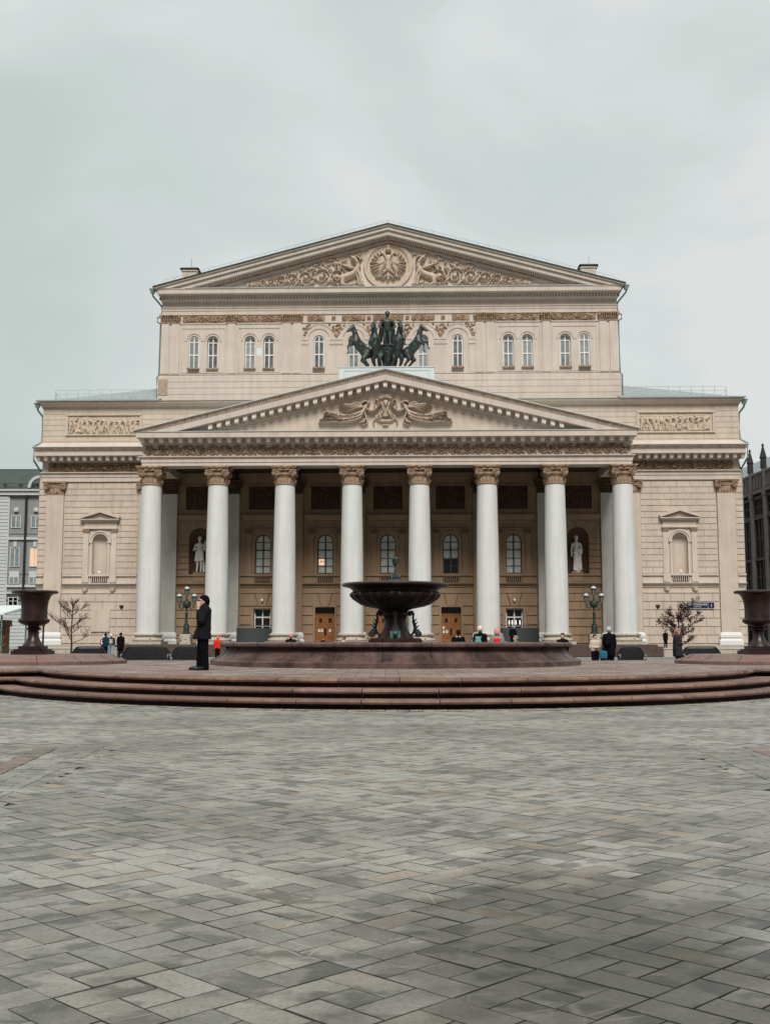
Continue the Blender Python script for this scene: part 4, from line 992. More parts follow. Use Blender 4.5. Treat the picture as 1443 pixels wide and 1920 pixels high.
# ---- portico pediment
mb = MB(); ZC, ZA, HW = 18.50, 23.56, 20.75
rake(mb, HW, ZC, ZA, -.03, -.10, -2.14, -.9, 18.385); rake(mb, HW, ZC, ZA, -.40, -.92, -1.98, -.9, 18.385); rake(mb, HW, ZC, ZA, -.92, -1.42, -1.02, -.9, 18.385); rake(mb, HW, ZC, ZA, -1.42, -1.52, -1.06, -.9, 18.385)
rake(mb, HW, ZC, ZA, -.10, -.40, -2.0, -.9, 18.385)
mb.build('raking_cornice', CREAM2, th)
mb = MB(); sl_ = (ZA-ZC)/HW
for s in MIR:
    for i in range(110):
        x = s*(.09+i*.187); z = ZA-sl_*abs(x)-.36
        if z < 18.3 or abs(x) > 20.6: continue
        mb.frus((x-.05, x+.05, -2.06, -1.9), (x-.055, x+.055, -2.13, -1.9), z, z+.24)
mb.build('egg_moulding', RELB, th)
mb = MB()
for s in MIR:
    for i in range(0 if s > 0 else 1, 28):
        x = s*i*.725; z = ZA-sl_*abs(x)
        if z-1.42 < 18.5: continue
        a, b = x-.19, x+.19; za_, zb_ = z+sl_*.19*s, z-sl_*.19*s
        if i == 0: za_ = zb_ = z-.04
        mb.poly([(a+.03, za_-1.36), (b-.03, zb_-1.36), (b, zb_-.925), (a, za_-.925)], -1.78, -1.0)
mb.build('modillions', MODW, th)
mb = MB(); rake(mb, 16.2, ZA-sl_*16.2, ZA, -1.98, -2.02, -.925, -.8, 18.9)
mb.poly([(-18.6, 18.4), (18.6, 18.4), (0, 22.96)], -.9, 1)
mb.build('tympanum', CREAM, th)
mb = MB(); rake(mb, 20.9, ZC-.035, ZA+.02, .02, -.04, -2.2, 7.0)
mb.build('pediment_roof', LEADM, th)
mb = MB(); mb.box(-19.9, 19.9, -.86, 7.4, 17.9, 18.4)
mb.build('pediment_core', CREAM, th)
# ---- tympanum sculpture : two flying winged women holding up a lyre
def relief_obj(name, rl, v, m, keep=.004): return grid_mesh(name, rl.X, rl.Z, rl.H, v, m, th, keep)
rl = Relief(-5.8, 5.8, 18.9, 21.9, .027)
def A(a, b, s=1): return (s*(a-688)/108.7, 20.28+(240.5-b)/108.2)
for s in MIR:
    Q = lambda *p: [A(a, b, s) for a, b in p]
    d = .34
    r_ = random.Random(12)
    rl.line(Q((900, 275), (960, 305), (1040, 325), (1120, 325), (1200, 300)), .20, .08, d*.8)
    for q in range(15):
        t = q/14; j = lambda w_: r_.uniform(-w_, w_)
        rl.line(Q((893+14*t, 240+70*t), (950+j(8), 268+62*t+j(4)), (1010, 282+62*t+j(5)), (1080+j(10), 288+62*t+j(5)), (1150+j(12), 276+72*t+j(6)), (1205+80*t+j(14), 252+90*t+j(7))), .055, .022, d*r_.uniform(.9, 1.7))
    for q in range(5): rl.line(Q((1090+20*q, 335-4*q), (1150+18*q, 300-8*q), (1190+12*q, 285)), .03, .02, d*1.9)
    rl.line(Q((1170, 318), (1235, 330), (1290, 343)), .09, .05, d); rl.line(Q((1170, 275), (1210, 250), (1240, 262)), .10, .05, d)
    rl.line(Q((868, 205), (880, 240), (905, 275)), .17, .20, d*1.6)                 # torso
    rl.line(Q((850, 185), (862, 205)), .09, .1, d*1.3); rl.seg(A(842, 172, s), A(842, 176, s), .13, .13, d*1.7); rl.line(Q((855, 160), (885, 165), (900, 178)), .09, .07, d*1.6)
    rl.line(Q((868, 222), (830, 248), (790, 245), (745, 205)), .09, .05, d*1.7)      # arm
    rl.line(Q((880, 250), (860, 310), (880, 345), (920, 350)), .09, .07, d*1.2); rl.line(Q((860, 300), (850, 360), (900, 375)), .07, .03, d)
    rl.line(Q((780, 320), (800, 345), (790, 375)), .06, .03, d*.7)
    for q in range(8):                                                              # wing feathers
        t = q/7; rl.line(Q((893+4*q, 215), (930+20*t, 180+35*t), (1000+70*(1-t), 185+55*t), (1110-60*t, 212+48*t)), .075, .025, d*(1.0+.25*(q % 2)))
    rl.line(Q((895, 205), (925, 175), (965, 172)), .10, .07, d*1.3)
    rl.line(Q((760, 150), (785, 140), (790, 210)), .05, .04, d)
    rl.line(Q((717, 195), (712, 240), (722, 280)), .06, .06, d*1.6); rl.spiral(*A(745, 180, s), .16, 0, 1.4, .05, d*1.4, s); rl.spiral(*A(745, 298, s), .2, 0, 1.4, .07, d*1.2, s)
rl.line([A(640, 128), A(690, 112), A(738, 128)], .12, .12, .3); rl.line([A(650, 105), A(690, 96), A(726, 105)], .07, .07, .3)
rl.line([A(690, 165), A(690, 190)], .22, .12, .3); rl.line([A(670, 290), A(710, 290)], .09, .09, .33)
for x in (678, 688, 700): rl.line([A(x, 200), A(x, 280)], .025, .025, .28)
for q in range(14): a = PI+q*PI/13; rl.seg((.75*math.cos(a), 19.75+.38*math.sin(a)), (.75*math.cos(a), 19.75+.38*math.sin(a)), .15, .15, .28)
rl.line([A(668, 372), A(710, 372)], .07, .07, .25)
relief_obj('tympanum_relief', rl, -.91, RELC)
# ---- attic over the wings
mb = MB(); mb.box(-31.65, 31.65, 7.6, 9.2, 18.6, 22.42); mb.box(-31.6, 31.6, 9.2, 58, 16.2, 22.9)
for (hw, vf, z0, z1) in [(31.72, 7.5, 22.40, 22.50)]: mb.box(-hw, hw, vf, 8.5, z0, z1)
mb.frus((-31.75, 31.75, 7.45, 8.5), (-31.9, 31.9, 7.15, 8.5), 22.50, 22.78); mb.box(-31.98, 31.98, 7.0, 8.5, 22.78, 22.93)
mb.build('attic_wall', CREAM, th)
mb = MB()
for s in MIR:
    a, b = sorted((s*10., s*31.62)); rust(mb, a, b, 19.3, 22.35, 7.6, .53, 1.0, [(s*26-3.45, s*26+3.45, 19.85, 21.88)], pr=.03, gp=.04)
    c = s*26.0
    for (p, q, z0, z1) in [(c-3.5, c+3.5, 21.70, 21.86), (c-3.5, c+3.5, 19.86, 20.0)]: mb.box(p, q, 7.42, 7.62, z0, z1)
    for q in MIR: a, b = sorted((c+q*3.28, c+q*3.5)); mb.box(a, b, 7.47, 7.62, 20.0, 21.70)
mb.build('attic_masonry', CREAM, th)
for s in MIR:
    c = s*26.0; rl = Relief(c-3.25, c+3.25, 20.02, 21.68, .04); r_ = random.Random(9+s); x = c-3.05
    while x < c+3.0:
        ln = r_.uniform(-.25, .25); hx, hz = x+ln, 21.38+r_.uniform(-.06, .08)
        rl.seg((hx, hz), (hx, hz), .12, .12, .26); rl.line([(hx, hz-.15), (x+.1*ln, 20.85)], .15, .17, .24)
        for q in MIR:
            k1 = (x+q*r_.uniform(.0, .16)+ln*.5, r_.uniform(20.4, 20.6)); rl.line([(x, 20.85), k1, (k1[0]+q*r_.uniform(-.12, .12), 20.08)], .13, .06, r_.uniform(.12, .30))
            e1 = (hx+q*r_.uniform(.2, .35), hz-.35+r_.uniform(-.1, .2)); rl.line([(hx+q*.12, hz-.2), e1, (e1[0]+q*.12, e1[1]+r_.uniform(-.3, .35))], .07, .04, r_.uniform(.18, .28))
        for q in range(4): rl.leaf(x+r_.uniform(-.3, .3), r_.uniform(20.1, 21.2), r_.uniform(-2, 2), .45, .06, .16, r_.uniform(-1, 1))
        x += r_.uniform(.42, .60)
    rl.H[0, :] = rl.H[-1, :] = 0; rl.H[:, 0] = rl.H[:, -1] = 0
    relief_obj('attic_relief_panel', rl, 7.56, RELC, None)
# wing roofs: hipped sheet metal with standing seams
mb = MB(); zr = 22.95; k = .35
for s in MIR:
    mb.add([(s*32.1, 6.95, zr), (s*21.0, 6.95, zr), (s*21.0, 17.05, zr+k*10.1), (s*22.0, 17.05, zr+k*10.1), (s*32.1, 58, zr), (s*22, 48, zr+k*10.1), (s*21, 6.95, zr-.05)], [(0, 1, 2, 3), (0, 3, 5, 4), (1, 6, 2)])
    a, b = sorted((s*20.9, s*32.15)); mb.box(a, b, 6.85, 7.1, 22.94, 23.06)
mb.box(-20.9, 20.9, 6.9, 8.6, 22.935, 22.97)
ro = mb.build('wing_roof', ROOFM, th)
mb = MB()
for s in MIR:
    for i in range(20):
        x = s*(21.3+i*.5); t = min(10.1, 32.1-abs(x))
        if t > .3: mb.tube([(x, 6.95, zr+.02), (x, 6.95+t, zr+k*t+.02)], .028, 4)
    for i in range(20):
        y = 7.4+i*.5; t = min(10.1, y-6.95); mb.tube([(s*32.1, y, zr+.02), (s*(32.1-t), y, zr+k*t+.02)], .028, 4)
mb.build('standing_seam', LEADM, ro)
def railing(name, pts, h, parent, r=.022, sub=0):
    mb = MB()
    for p in pts: mb.tube([p, (p[0], p[1], p[2]+h)], r, 4)
    for q in (1.0, .55): mb.tube([(p[0], p[1], p[2]+h*q) for p in pts], r*.7, 4)
    for i in range(len(pts)-1):
        for j in range(1, sub+1):
            t = j/(sub+1); p = tuple(pts[i][q]*(1-t)+pts[i+1][q]*t for q in range(3)); mb.tube([p, (p[0], p[1], p[2]+h)], r*.35, 3)
    return mb.build(name, RAILM, parent)
for s in MIR:
    railing('roof_railing', [(s*(22.5+i*1.05), 8.6, zr+.55) for i in range(9)]+[(s*31.1, 9.4, zr+.35), (s*31.1, 12, zr+.35), (s*31.1, 16, zr+.35)], .85, ro, .03)
# ---- upper storey
UV = 13.0; HB = 22.05
before = set(o.name for o in COL.objects)
mb = MB()
uw = [s*x for s in MIR for x in (18.86, 17.04, 13.4, 11.57)]+[i*3.35 for i in (-2, -1, 0, 1, 2)]
wall(mb, -HB, HB, 26.75, 31.9, UV, [(c, .52, 27.38, 30.12, 1) for c in uw], .45)
mb.box(-HB-.18, HB+.18, UV-.15, 20, 22.5, 26.62); mb.frus((-HB-.15, HB+.15, UV-.12, 20), (-HB, HB, UV, 20), 26.62, 26.75)
mb.box(-HB, HB, UV+.9, 46, 22.5, 35.2)
for s in MIR: x = s*HB; mb.add([(x, UV, 26.7), (x, 46, 26.7), (x, 46, 35.2), (x, UV, 35.2)], [(0, 1, 2, 3)])
mb.box(-HB, HB, UV, 15, 31.9, 35.2)
mb.build('upper_wall', CREAM2, th)
mb = MB()
z = 24.2
while z < 26.5: mb.box(-HB-.21, HB+.21, UV-.18, UV-.1, z+.03, min(z+.58, 26.6)); z += .61
mb.build('upper_plinth_courses', CREAM2, th)
T = MB()
T.box(-HB-.05, HB+.05, UV-.10, UV+.1, 26.76, 26.86)
PL = [(21.3, 22.05), (20.3, 21.03), (14.84, 15.57), (9.45, 10.25), (8.42, 9.2)]
for s in MIR:
    for (p, q) in PL:
        a, b = sorted((s*p, s*q)); T.box(a, b, UV-.10, UV+.1, 26.87, 31.85); T.box(a-.05, b+.05, UV-.16, UV+.1, 26.865, 27.05)
    for (p, q) in [(15.75, 20.1), (10.45, 14.65)]:
        a, b = sorted((s*p, s*q))
        for (x0, x1, z0, z1) in [(a, b, 31.35, 31.45), (a, b, 26.95, 27.05), (a, a+.1, 27.05, 31.35), (b-.1, b, 27.05, 31.35)]: T.box(x0, x1, UV-.05, UV+.1, z0, z1)
        T.box(a-.12, b+.12, UV-.06, UV+.1, 31.78, 31.90)
for c in uw:
    cen = abs(c) < 8; r0, r1 = (1.05, 1.38) if cen else (.72, .86)
    zc_ = 30.12 if not cen else 30.2
    o1 = arc(c, r1, zc_, 18); i1 = arc(c, r0, zc_, 18)
    for q in range(18): T.poly([i1[q], i1[q+1], o1[q+1], o1[q]], UV-.07, UV+.1)
    if cen:
        o1 = arc(c, 1.55, zc_, 18); i1 = arc(c, 1.46, zc_, 18)
        for q in range(18): T.poly([i1[q], i1[q+1], o1[q+1], o1[q]], UV-.05, UV+.1)
        for q in MIR:
            a, b = sorted((c+q*1.05, c+q*1.66)); T.box(a, b, UV-.12, UV+.1, 30.12, 30.2); T.box(a, b, UV-.07, UV+.1, 29.78, 30.12); T.box(a, b, UV-.10, UV+.1, 29.68, 29.76); T.box(a+.03, b-.03, UV-.04, UV+.1, 26.9, 29.68)
# entablature of the upper storey
T.box(-HB-.06, HB+.06, UV-.10, UV+.1, 32.70, 32.80); T.box(-HB, HB, UV-.06, UV+.1, 32.80, 33.10); T.box(-HB-.04, HB+.04, UV-.10, UV+.1, 33.10, 33.36); T.box(-HB-.08, HB+.08, UV-.16, UV+.1, 33.36, 33.46)
T.box(-HB-.06, HB+.06, UV-.08, UV+.1, 31.84, 31.90)
T.frus((-HB-.05, HB+.05, UV-.15, 15), (-HB-.12, HB+.12, UV-.35, 15), 34.02, 34.20)
T.box(-HB-.15, HB+.15, UV-.45, 15, 34.38, 34.56); T.box(-HB-.25, HB+.25, UV-1.1, 15, 34.56, 34.98); T.box(-HB-.3, HB+.3, UV-1.15, 15, 34.98, 35.05)
T.build('upper_trim', CREAM2, th)
mb = MB(); mb.box(-HB-.2, HB+.2, UV-.40, UV, 34.20, 34.38)
mb.build('dentil_ground', RELB, th)
mb = MB(); n = 150
for i in range(n): x = -HB+(i+.5)*2*HB/n; mb.box(x-.07, x+.07, UV-.52, UV-.4, 34.22, 34.38)
mb.build('dentils', MODW, th)
for s in MIR:
    for (p, q, sd) in [(10.3, 14.7, 1), (15.7, 20.0, 2)]:
        a, b = sorted((s*p, s*q)); frieze_relief('upper_frieze_relief', a, b, 31.95, 32.65, UV-.01, RELB, th, period=.78, h=.05, depth=.14, seed=sd)
    for (p, q) in [(6.15, 7.85), (2.2, 4.5), (0.0, 1.5)]:
        a, b = sorted((s*p, s*q)); frieze_relief('upper_frieze_relief', a, b, 31.98, 32.62, UV-.01, RELB, th, period=.7, h=.05, depth=.12, seed=7)
    for p in (5.3, 1.85): a, b = sorted((s*(p-.2), s*(p+.2))); frieze_relief('upper_frieze_relief', a, b, 32.1, 32.5, UV-.03, RELB, th, period=.38, h=.04, depth=.1, seed=3)
    for x in (5.02, 1.675, 8.2):
        rl = Relief(s*x-.85, s*x+.85, 30.4, 31.75, .05); r_ = random.Random(5)
        for q in range(30):
            t = r_.random(); w_ = .72*(1-t)+.05; px = s*x+r_.uniform(-w_, w_)
            if x > 8 and (px-s*x)*s > 0: continue
            rl.leaf(px, 31.6-t*1.0, r_.uniform(0, 6), .25, .08, .12, 1)
        relief_obj('spandrel_relief', rl, UV-.01, RELB, .01)
# leafy capitals of the upper pilasters
def leafcap(c, hw):
    mb = MB(); mb.box(c-hw, c+hw, UV-.14, UV+.1, 31.86, 32.0); n = max(3, int(hw*2/.2))
    for i in range(n):
        x = c-hw+(i+.5)*2*hw/n
        for (z, d) in ((32.0, .16), (32.25, .22)): mb.tube([(x+(.06 if z > 32.1 else 0), UV-.10, z), (x, UV-.12-d*.5, z+.2), (x, UV-.12-d, z+.32)], [.09, .09, .035], 5)
    mb.box(c-hw-.08, c+hw+.08, UV-.34, UV+.1, 32.58, 32.69)
    for s_ in MIR: mb.lathe([(.02, 32.3), (.14, 32.36), (.15, 32.5), (.03, 32.58)], 8, cx=c+s_*(hw-.05), cy=UV-.26)
    mb.build('leaf_capital', CAPM, th)
for s in MIR: leafcap(s*21.2, .95); leafcap(s*15.2, .5); leafcap(s*9.32, 1.0)
GLASSU2 = mat('glass_half_curtain', (.13, .145, .14), .12, .6, 1.9, spec=.5); GLASSU3 = mat('glass_with_grey_blind', (.27, .29, .28), .3, .25, 2.4, spec=.5)
# repaired and stained stucco patches
mb = MB(); mb.box(-22.2, -21.3, UV-.235, UV-.17, 24.75, 26.3); mb.build('stained_patch', mat('brown_stained_stucco', (.36, .28, .21), .9, .3, 2.5), th)
mb = MB(); mb.box(-12.75, -12.25, UV-.012, UV+.02, 28.6, 29.4); mb.build('white_repair_patch', mat('white_filler', (.66, .67, .66), .9, .05, 3), th)
for i, c in enumerate(uw):
    white = abs(abs(c)-18.86) < .1 or abs(c) > 6 and abs(c) < 7
    window(c, .50, 27.40, 30.10, UV+(.16 if white else .34), True, FRAMEW, (GLASSU, GLASSU2, GLASSU3)[(i*7+i//3) % 3], [(0, .10)], [(30.0, .09), (28.75, .12)], .10, sill=RELB)
# gable
ZC2, ZA2, HW2 = 35.22, 41.30, 22.6
sl2 = (ZA2-ZC2)/HW2
mb = MB(); rake(mb, HW2, ZC2, ZA2, -.06, -.20, UV-1.35, UV, 35.05); rake(mb, HW2, ZC2, ZA2, -.20, -.55, UV-1.2, UV, 35.05); rake(mb, HW2, ZC2, ZA2, -.55, -.98, UV-1.0, UV, 35.05); rake(mb, HW2, ZC2, ZA2, -1.34, -1.50, UV-.25, UV, 35.05)
mb.build('gable_raking_cornice', CREAM2, th)
mb = MB(); rake(mb, HW2, ZC2, ZA2, -.98, -1.34, UV-.38, UV, 35.05); mb.build('dentil_ground', RELB, th)
mb = MB()
for s in MIR:
    for i in range(96):
        x = s*(.12+i*.2); z = ZA2-sl2*abs(x)-1.22
        if z < 35.1: break
        mb.box(x-.06, x+.06, UV-.50, UV-.3, z, z+.2)
mb.build('dentils', MODW, th)
mb = MB(); mb.poly([(-21.0, 35.05), (21.0, 35.05), (0, ZA2-.3)], UV, 15); mb.build('gable_tympanum', CREAM2, th)
mb = MB(); mb.box(-19.6, 19.6, UV-1.2, UV, 35.055, 35.09); mb.build('ledge_flashing', LEADM, th)
mb = MB(); rake(mb, HW2+.12, ZC2-.03, ZA2, .03, -.06, UV-1.45, 46); ro2 = mb.build('gable_roof', DKTRIM, th)
pts = []
for i in range(-20, 21): x = i*1.09; pts.append((x, UV-.6, ZA2-sl2*abs(x)))
railing('gable_railing', pts, .62, ro2, .022, 3)
for s in MIR:
    c = s*19.35; mb = MB(); mb.box(c-.70, c+.70, UV-.4, UV+1.0, 35.3, 37.22); mb.box(c-.78, c+.78, UV-.48, UV+1.08, 37.0, 37.12)
    ch = mb.build('chimney', CREAM2, th); m2 = MB(); m2.frus((c-.95, c+.95, UV-.6, UV+1.2), (c-.80, c+.80, UV-.5, UV+1.1), 37.24, 37.36); m2.tube([(c+.1, UV, 37.3), (c+.1, UV, 38.4)], .015, 4); m2.build('chimney_cap', DKTRIM, ch)
# medallion and gable sculpture
rl = Relief(-15.5, 15.5, 35.2, 40.0, .05)
X, Z = rl.X, rl.Z; CZ = 37.53
rad = np.hypot(X, Z-CZ); rl.H = np.where((rad < 2.42) & (rad > 1.98), .16, np.where(rad <= 1.98, .02, rl.H))
def P(a, b): return ((a-1290)/87.3, CZ+(262-b)/84.3)
e_ = .42
for s in MIR:
    Q = lambda *p: [(s*P(a, b)[0], P(a, b)[1]) for a, b in p]
    for q in range(11):      # wing feathers fan
        an = PI*.52-q*PI*.088; c1 = (s*(.42+.1*q/10), 37.75-.05*q); L_ = 1.28-.055*max(0, q-5)
        tip = (c1[0]+s*L_*math.cos(an), c1[1]+L_*math.sin(an)); mid = (c1[0]+s*.55*L_*math.cos(an+.10), c1[1]+.55*L_*math.sin(an+.1))
        rl.line([c1, mid, tip], .12, .055, e_*(.85+.15*(q % 2)))
    for q in range(8): an = PI*.45-q*.26; c1 = (s*.45, 37.75); rl.line([c1, (c1[0]+s*.6*math.cos(an), c1[1]+.6*math.sin(an))], .13, .08, e_*1.15)
    rl.line([(s*.08, 37.95), (s*.22, 38.3), (s*.42, 38.55), (s*.50, 38.62)], .17, .11, e_*1.35)
    rl.line([(s*.45, 38.62), (s*.68, 38.60), (s*.78, 38.5)], .11, .03, e_*1.4); rl.line([(s*.46, 38.74), (s*.50, 38.86)], .10, .05, e_*1.4)
    rl.line([(s*.2, 36.95), (s*.55, 36.7), (s*.8, 36.45)], .12, .06, e_); rl.line([(s*.5, 36.35), (s*1.15, 36.42)], .06, .08, e_)
    rl.leaf(s*.1, 36.6, -PI/2+s*.55, .75, .13, e_, s*.3)
rl.line([(0, 38.25), (0, 37.1)], .34, .30, e_*1.25); rl.ell(0, 37.6, .30, .36, .46); rl.leaf(0, 36.75, -PI/2, .85, .16, e_*1.2, 0); rl.seg((0, 36.15), (0, 36.15), .2, .2, e_)
rl.line([(-.16, 39.0), (.16, 39.0)], .13, .13, e_*1.5); rl.line([(-.12, 39.15), (0, 39.27), (.12, 39.15)], .12, .12, e_*1.5); rl.line([(0, 39.35), (0, 39.52)], .05, .05, e_*1.3)
for s in MIR:
    def G(a, b): u, z = P(a, b); return (-s*u, z)
    Q = lambda *p: [G(a, b) for a, b in p]
    h = .48
    rl.line(Q((900, 370), (960, 350), (1020, 320)), .36, .33, h*1.2); rl.line(Q((905, 385), (900, 420), (930, 432), (985, 432)), .26, .11, h*1.3)      # body, haunch
    rl.line(Q((1010, 320), (1035, 280), (1030, 250)), .30, .22, h*1.3); rl.line(Q((1030, 245), (1010, 215), (985, 205)), .22, .17, h*1.5)             # chest neck
    rl.line(Q((1000, 200), (1030, 195), (1050, 215), (1052, 232)), .14, .05, h*1.4); rl.line(Q((985, 195), (975, 178)), .08, .04, h*1.3)
    rl.line(Q((1030, 300), (1050, 360), (1060, 425), (1085, 432)), .17, .09, h*1.35); rl.line(Q((1010, 320), (1035, 380), (1040, 428), (1062, 434)), .14, .08, h)
    for q in range(8): t = q/7; rl.line(Q((1010-6*q, 300-3*q), (960-14*q, 290-10*q+30*t), (935-12*q+20*t, 215+16*q)), .10, .045, h*(.95+.2*(q % 2)))
    rl.spiral(*G(838, 385), .34, 0, 1.3, .07, h, s)
    r_ = random.Random(21)
    # vine scroll dwindling towards the corner
    xs = 4.95; k_ = 0
    while xs < 14.2:
        top = ZA2-1.75-sl2*(xs+.3); hz = top-35.5
        if hz < .25: break
        r0 = min(hz*.46, .95); cz = 35.45+r0+.05
        rl.spiral(s*xs, cz, r0, r_.uniform(0, 6), 1.9, .045+.025*r0, .32, 1 if k_ % 2 else -1)
        for q in range(16): a = r_.uniform(0, 2*PI); rl.leaf(s*xs+r0*1.0*math.cos(a), cz+r0*.85*math.sin(a), a+1, .30*r0+.10, .045+.025*r0, r_.uniform(.2, .42), r_.uniform(-1.3, 1.3))
        if hz > 1.6:
            for q in range(6): rl.leaf(s*(xs+r_.uniform(-.5, .5)), cz+r0+r_.uniform(0, hz-2*r0), r_.uniform(0, 6), .5, .10, .24, 1)
        xs += r0*1.45+.15; k_ += 1
    for q in range(16): xx = s*r_.uniform(2.5, 4.0); rl.leaf(xx, r_.choice([r_.uniform(35.4, 36), r_.uniform(38.0, 39.1-.27*(abs(xx)-2))]), r_.uniform(0, 6), .45, .08, .22, 1)
top = ZA2-1.62-sl2*np.abs(X); rl.H = np.where((Z < top) & (Z > 35.3), rl.H, 0)
relief_obj('gable_relief', rl, UV-.01, RELC, .004)
# the upper storey stands close behind the attic: bring the parts just built to their true depth and size
f_ = (93+8.7)/(93+13.0)
for o in list(COL.objects):
    if o.name not in before and o.type == 'MESH' and not o.get('_done'):
        me = o.data; n_ = len(me.vertices); co = np.empty(n_*3); me.vertices.foreach_get('co', co); co = co.reshape(-1, 3)
        co[:, 0] *= f_; co[:, 2] = 1.26+(co[:, 2]-1.26)*f_; co[:, 1] = 8.7+(co[:, 1]-13.0)*f_
        me.vertices.foreach_set('co', co.ravel()); me.update()
# ---- downpipes and hoppers
def pipe(pts, r=.10, name='downpipe', hop=None):
    mb = MB(); mb.tube(pts, r, 8)
    if hop: mb.frus((hop[0]-.14, hop[0]+.14, hop[1]-.14, hop[1]+.14), (hop[0]-.3, hop[0]+.3, hop[1]-.2, hop[1]+.2), hop[2]-.3, hop[2]+.15)
    mb.build(name, PIPE, th)
for s in MIR:
    pd = [(s*22.85, UV-.7, 35.0), (s*22.85, UV-.6, 34.5), (s*22.15, UV+.2, 33.7), (s*22.15, UV+.2, 32.7), (s*22.5, UV+.1, 32.5), (s*22.5, UV+.1, 32.1), (s*22.2, UV+.2, 31.9), (s*22.25, UV+.2, 26.8), (s*22.42, UV+.1, 26.6), (s*22.42, UV+.1, 24.6)]
    pd = [(p[0]*f_, 8.7+(p[1]-13)*f_, 1.26+(p[2]-1.26)*f_) for p in pd]; pipe(pd, .08, hop=pd[0])
    pipe([(s*32.1, 7.3, 22.6), (s*32.1, 7.4, 22.2), (s*31.78, 7.9, 21.7), (s*31.78, 7.9, 19.3), (s*32.0, 6.5, 18.7), (s*32.0, 6.5, 17.4), (s*31.8, 7.9, 16.6), (s*31.8, 7.9, 1.0)], .09, hop=(s*32.1, 7.3, 22.7))
# small wall details: emblem plaques and street sign
for s in MIR:
    mb = MB(); c, z = s*23.9, 4.2
    mb.add([(c+x, 7.40, z+y) for x, y in [(-.2, .18), (-.08, .14), (0, .2), (.08, .14), (.2, .18), (.17, -.05), (0, -.24), (-.17, -.05)]]+[(c+x, 7.52, z+y) for x, y in [(-.2, .18), (-.08, .14), (0, .2), (.08, .14), (.2, .18), (.17, -.05), (0, -.24), (-.17, -.05)]], [tuple(range(7, -1, -1))]+[(i, (i+1) % 8, (i+1) % 8+8, i+8) for i in range(8)])
    mb.build('shield_plaque', BLACK, th)
mb = MB(); mb.box(-26.6, -24.9, 7.3, 7.52, 2.0, 4.0)
mb.build('blank_wall_panel', CREAM, th)
# dark railings under the ground floor windows
for c in (WIN[0]-.3, WIN[4]+.3):
    mb = MB(); mb.box(c-1.6, c+1.6, 5.2, 5.25, 1.0, 2.3); mb.box(c-1.62, c-1.57, 5.2, 7.4, 1.0, 2.3); mb.box(c+1.57, c+1.62, 5.2, 7.4, 1.0, 2.3)
    mb.tube([(c-1.6, 5.2, 2.5), (c+1.6, 5.2, 2.5)], .04)
    mb.build('cellar_railing', mat('dark_grey_metal_screen', (.05, .06, .06), .5, .1, 3), th)
# ================================================================== BRONZE CHARIOT GROUP
ped = empty('statue_pedestal', thing_at(0, 2.6, 24.0), -PSI, label='pale painted box pedestal under the bronze horses behind the pediment peak', cat='pedestal')
mb = MB(); mb.box(-4.15, 4.15, 0, 4.4, -1.5, .83); mb.box(-4.2, 4.2, -.06, 4.46, .832, .90); mb.build('body', mat('pale_blue_grey_paint', (.56, .60, .59), .8, .05, 1), ped)
mb = MB()
for (a, b, z0, z1) in [(-3.7, 3.7, .52, .57)]+[(x, x+.05, -1.2, .52) for x in (-3.7, -1.2, 1.2, 3.65)]: mb.box(a, b, -.03, 0.01, z0, z1)
mb.build('panel_moulding', mat('grey_panel_moulding', (.42, .46, .46), .8, 0), ped)  # moulding in a greyer tone than the box
def horse_prims(var=0):
    P_ = []
    c = lambda a, b, ra, rb, **k_: P_.append(('c', a, b, ra, rb, k_) if k_ else ('c', a, b, ra, rb))
    P_.append(('e', (-.55, 0, 1.62), (.52, .42, .50))); c((-.50, 0, 1.60), (.05, 0, 2.15), .42, .40); c((.05, 0, 2.15), (.38, 0, 2.55), .41, .36)
    P_.append(('e', (.42, 0, 2.52), (.36, .35, .40)))
    c((.40, 0, 2.75), (.52, 0, 3.25), .30, .20); c((.52, 0, 3.25), (.68, 0, 3.62), .20, .155)
    c((.70, 0, 3.68), (.95, 0, 3.50), .165, .125); c((.95, 0, 3.50), (1.20, 0, 3.27), .115, .08); c((.86, 0, 3.45), (1.05, 0, 3.32), .12, .07)
    for s in MIR: c((.66, s*.07, 3.80), (.69, s*.09, 3.97), .045, .015)
    for i in range(6):                                      # crest of the mane
        t = i/5; c((.24+.34*t, 0, 2.95+.85*t), (.34+.34*t, 0, 2.95+.88*t), .06, .07)
    for s in MIR:
        q = 1 if s > 0 else 0
        c((-.60, s*.24, 1.55), (-.30+.16*q, s*.28, 1.02), .30, .17); c((-.30+.16*q, s*.28, 1.02), (-.72+.14*q, s*.26, .52), .14, .075); c((-.72+.14*q, s*.26, .52), (-.48+.14*q, s*.25, .12), .07, .06); c((-.48+.14*q, s*.25, .12), (-.38+.14*q, s*.25, .05), .07, .085)
        kx, kz = (1.05, 2.42) if q else (.98, 2.12)
        c((.45, s*.24, 2.42), (kx, s*.27, kz), .17, .085); hx, hz = (kx+.10, kz-.52) if q else (kx-.02, kz-.56)
        c((kx, s*.27, kz), (hx, s*.26, hz), .075, .05); c((hx, s*.26, hz), (hx+.10, s*.26, hz-.09), .055, .065)
    for i in range(5):
        t = i/5; c((-.98-.18*t-.05*math.sin(3*t), 0, 1.62-.75*t*1.2), (-1.02-.18*(t+.2), 0, 1.62-.75*(t+.2)*1.2), .09+.05*math.sin(PI*t), .10+.05*math.sin(PI*(t+.2)))
    c((-.9, 0, 1.72), (-1.0, 0, 1.6), .12, .1)
    c((.35, -.30, 2.85), (.6, 0, 2.2), .035, .035)
    return P_
hz0 = 24.92
h0 = blob('horse_statue', horse_prims(), .045, BRONZE, None, k=.10)
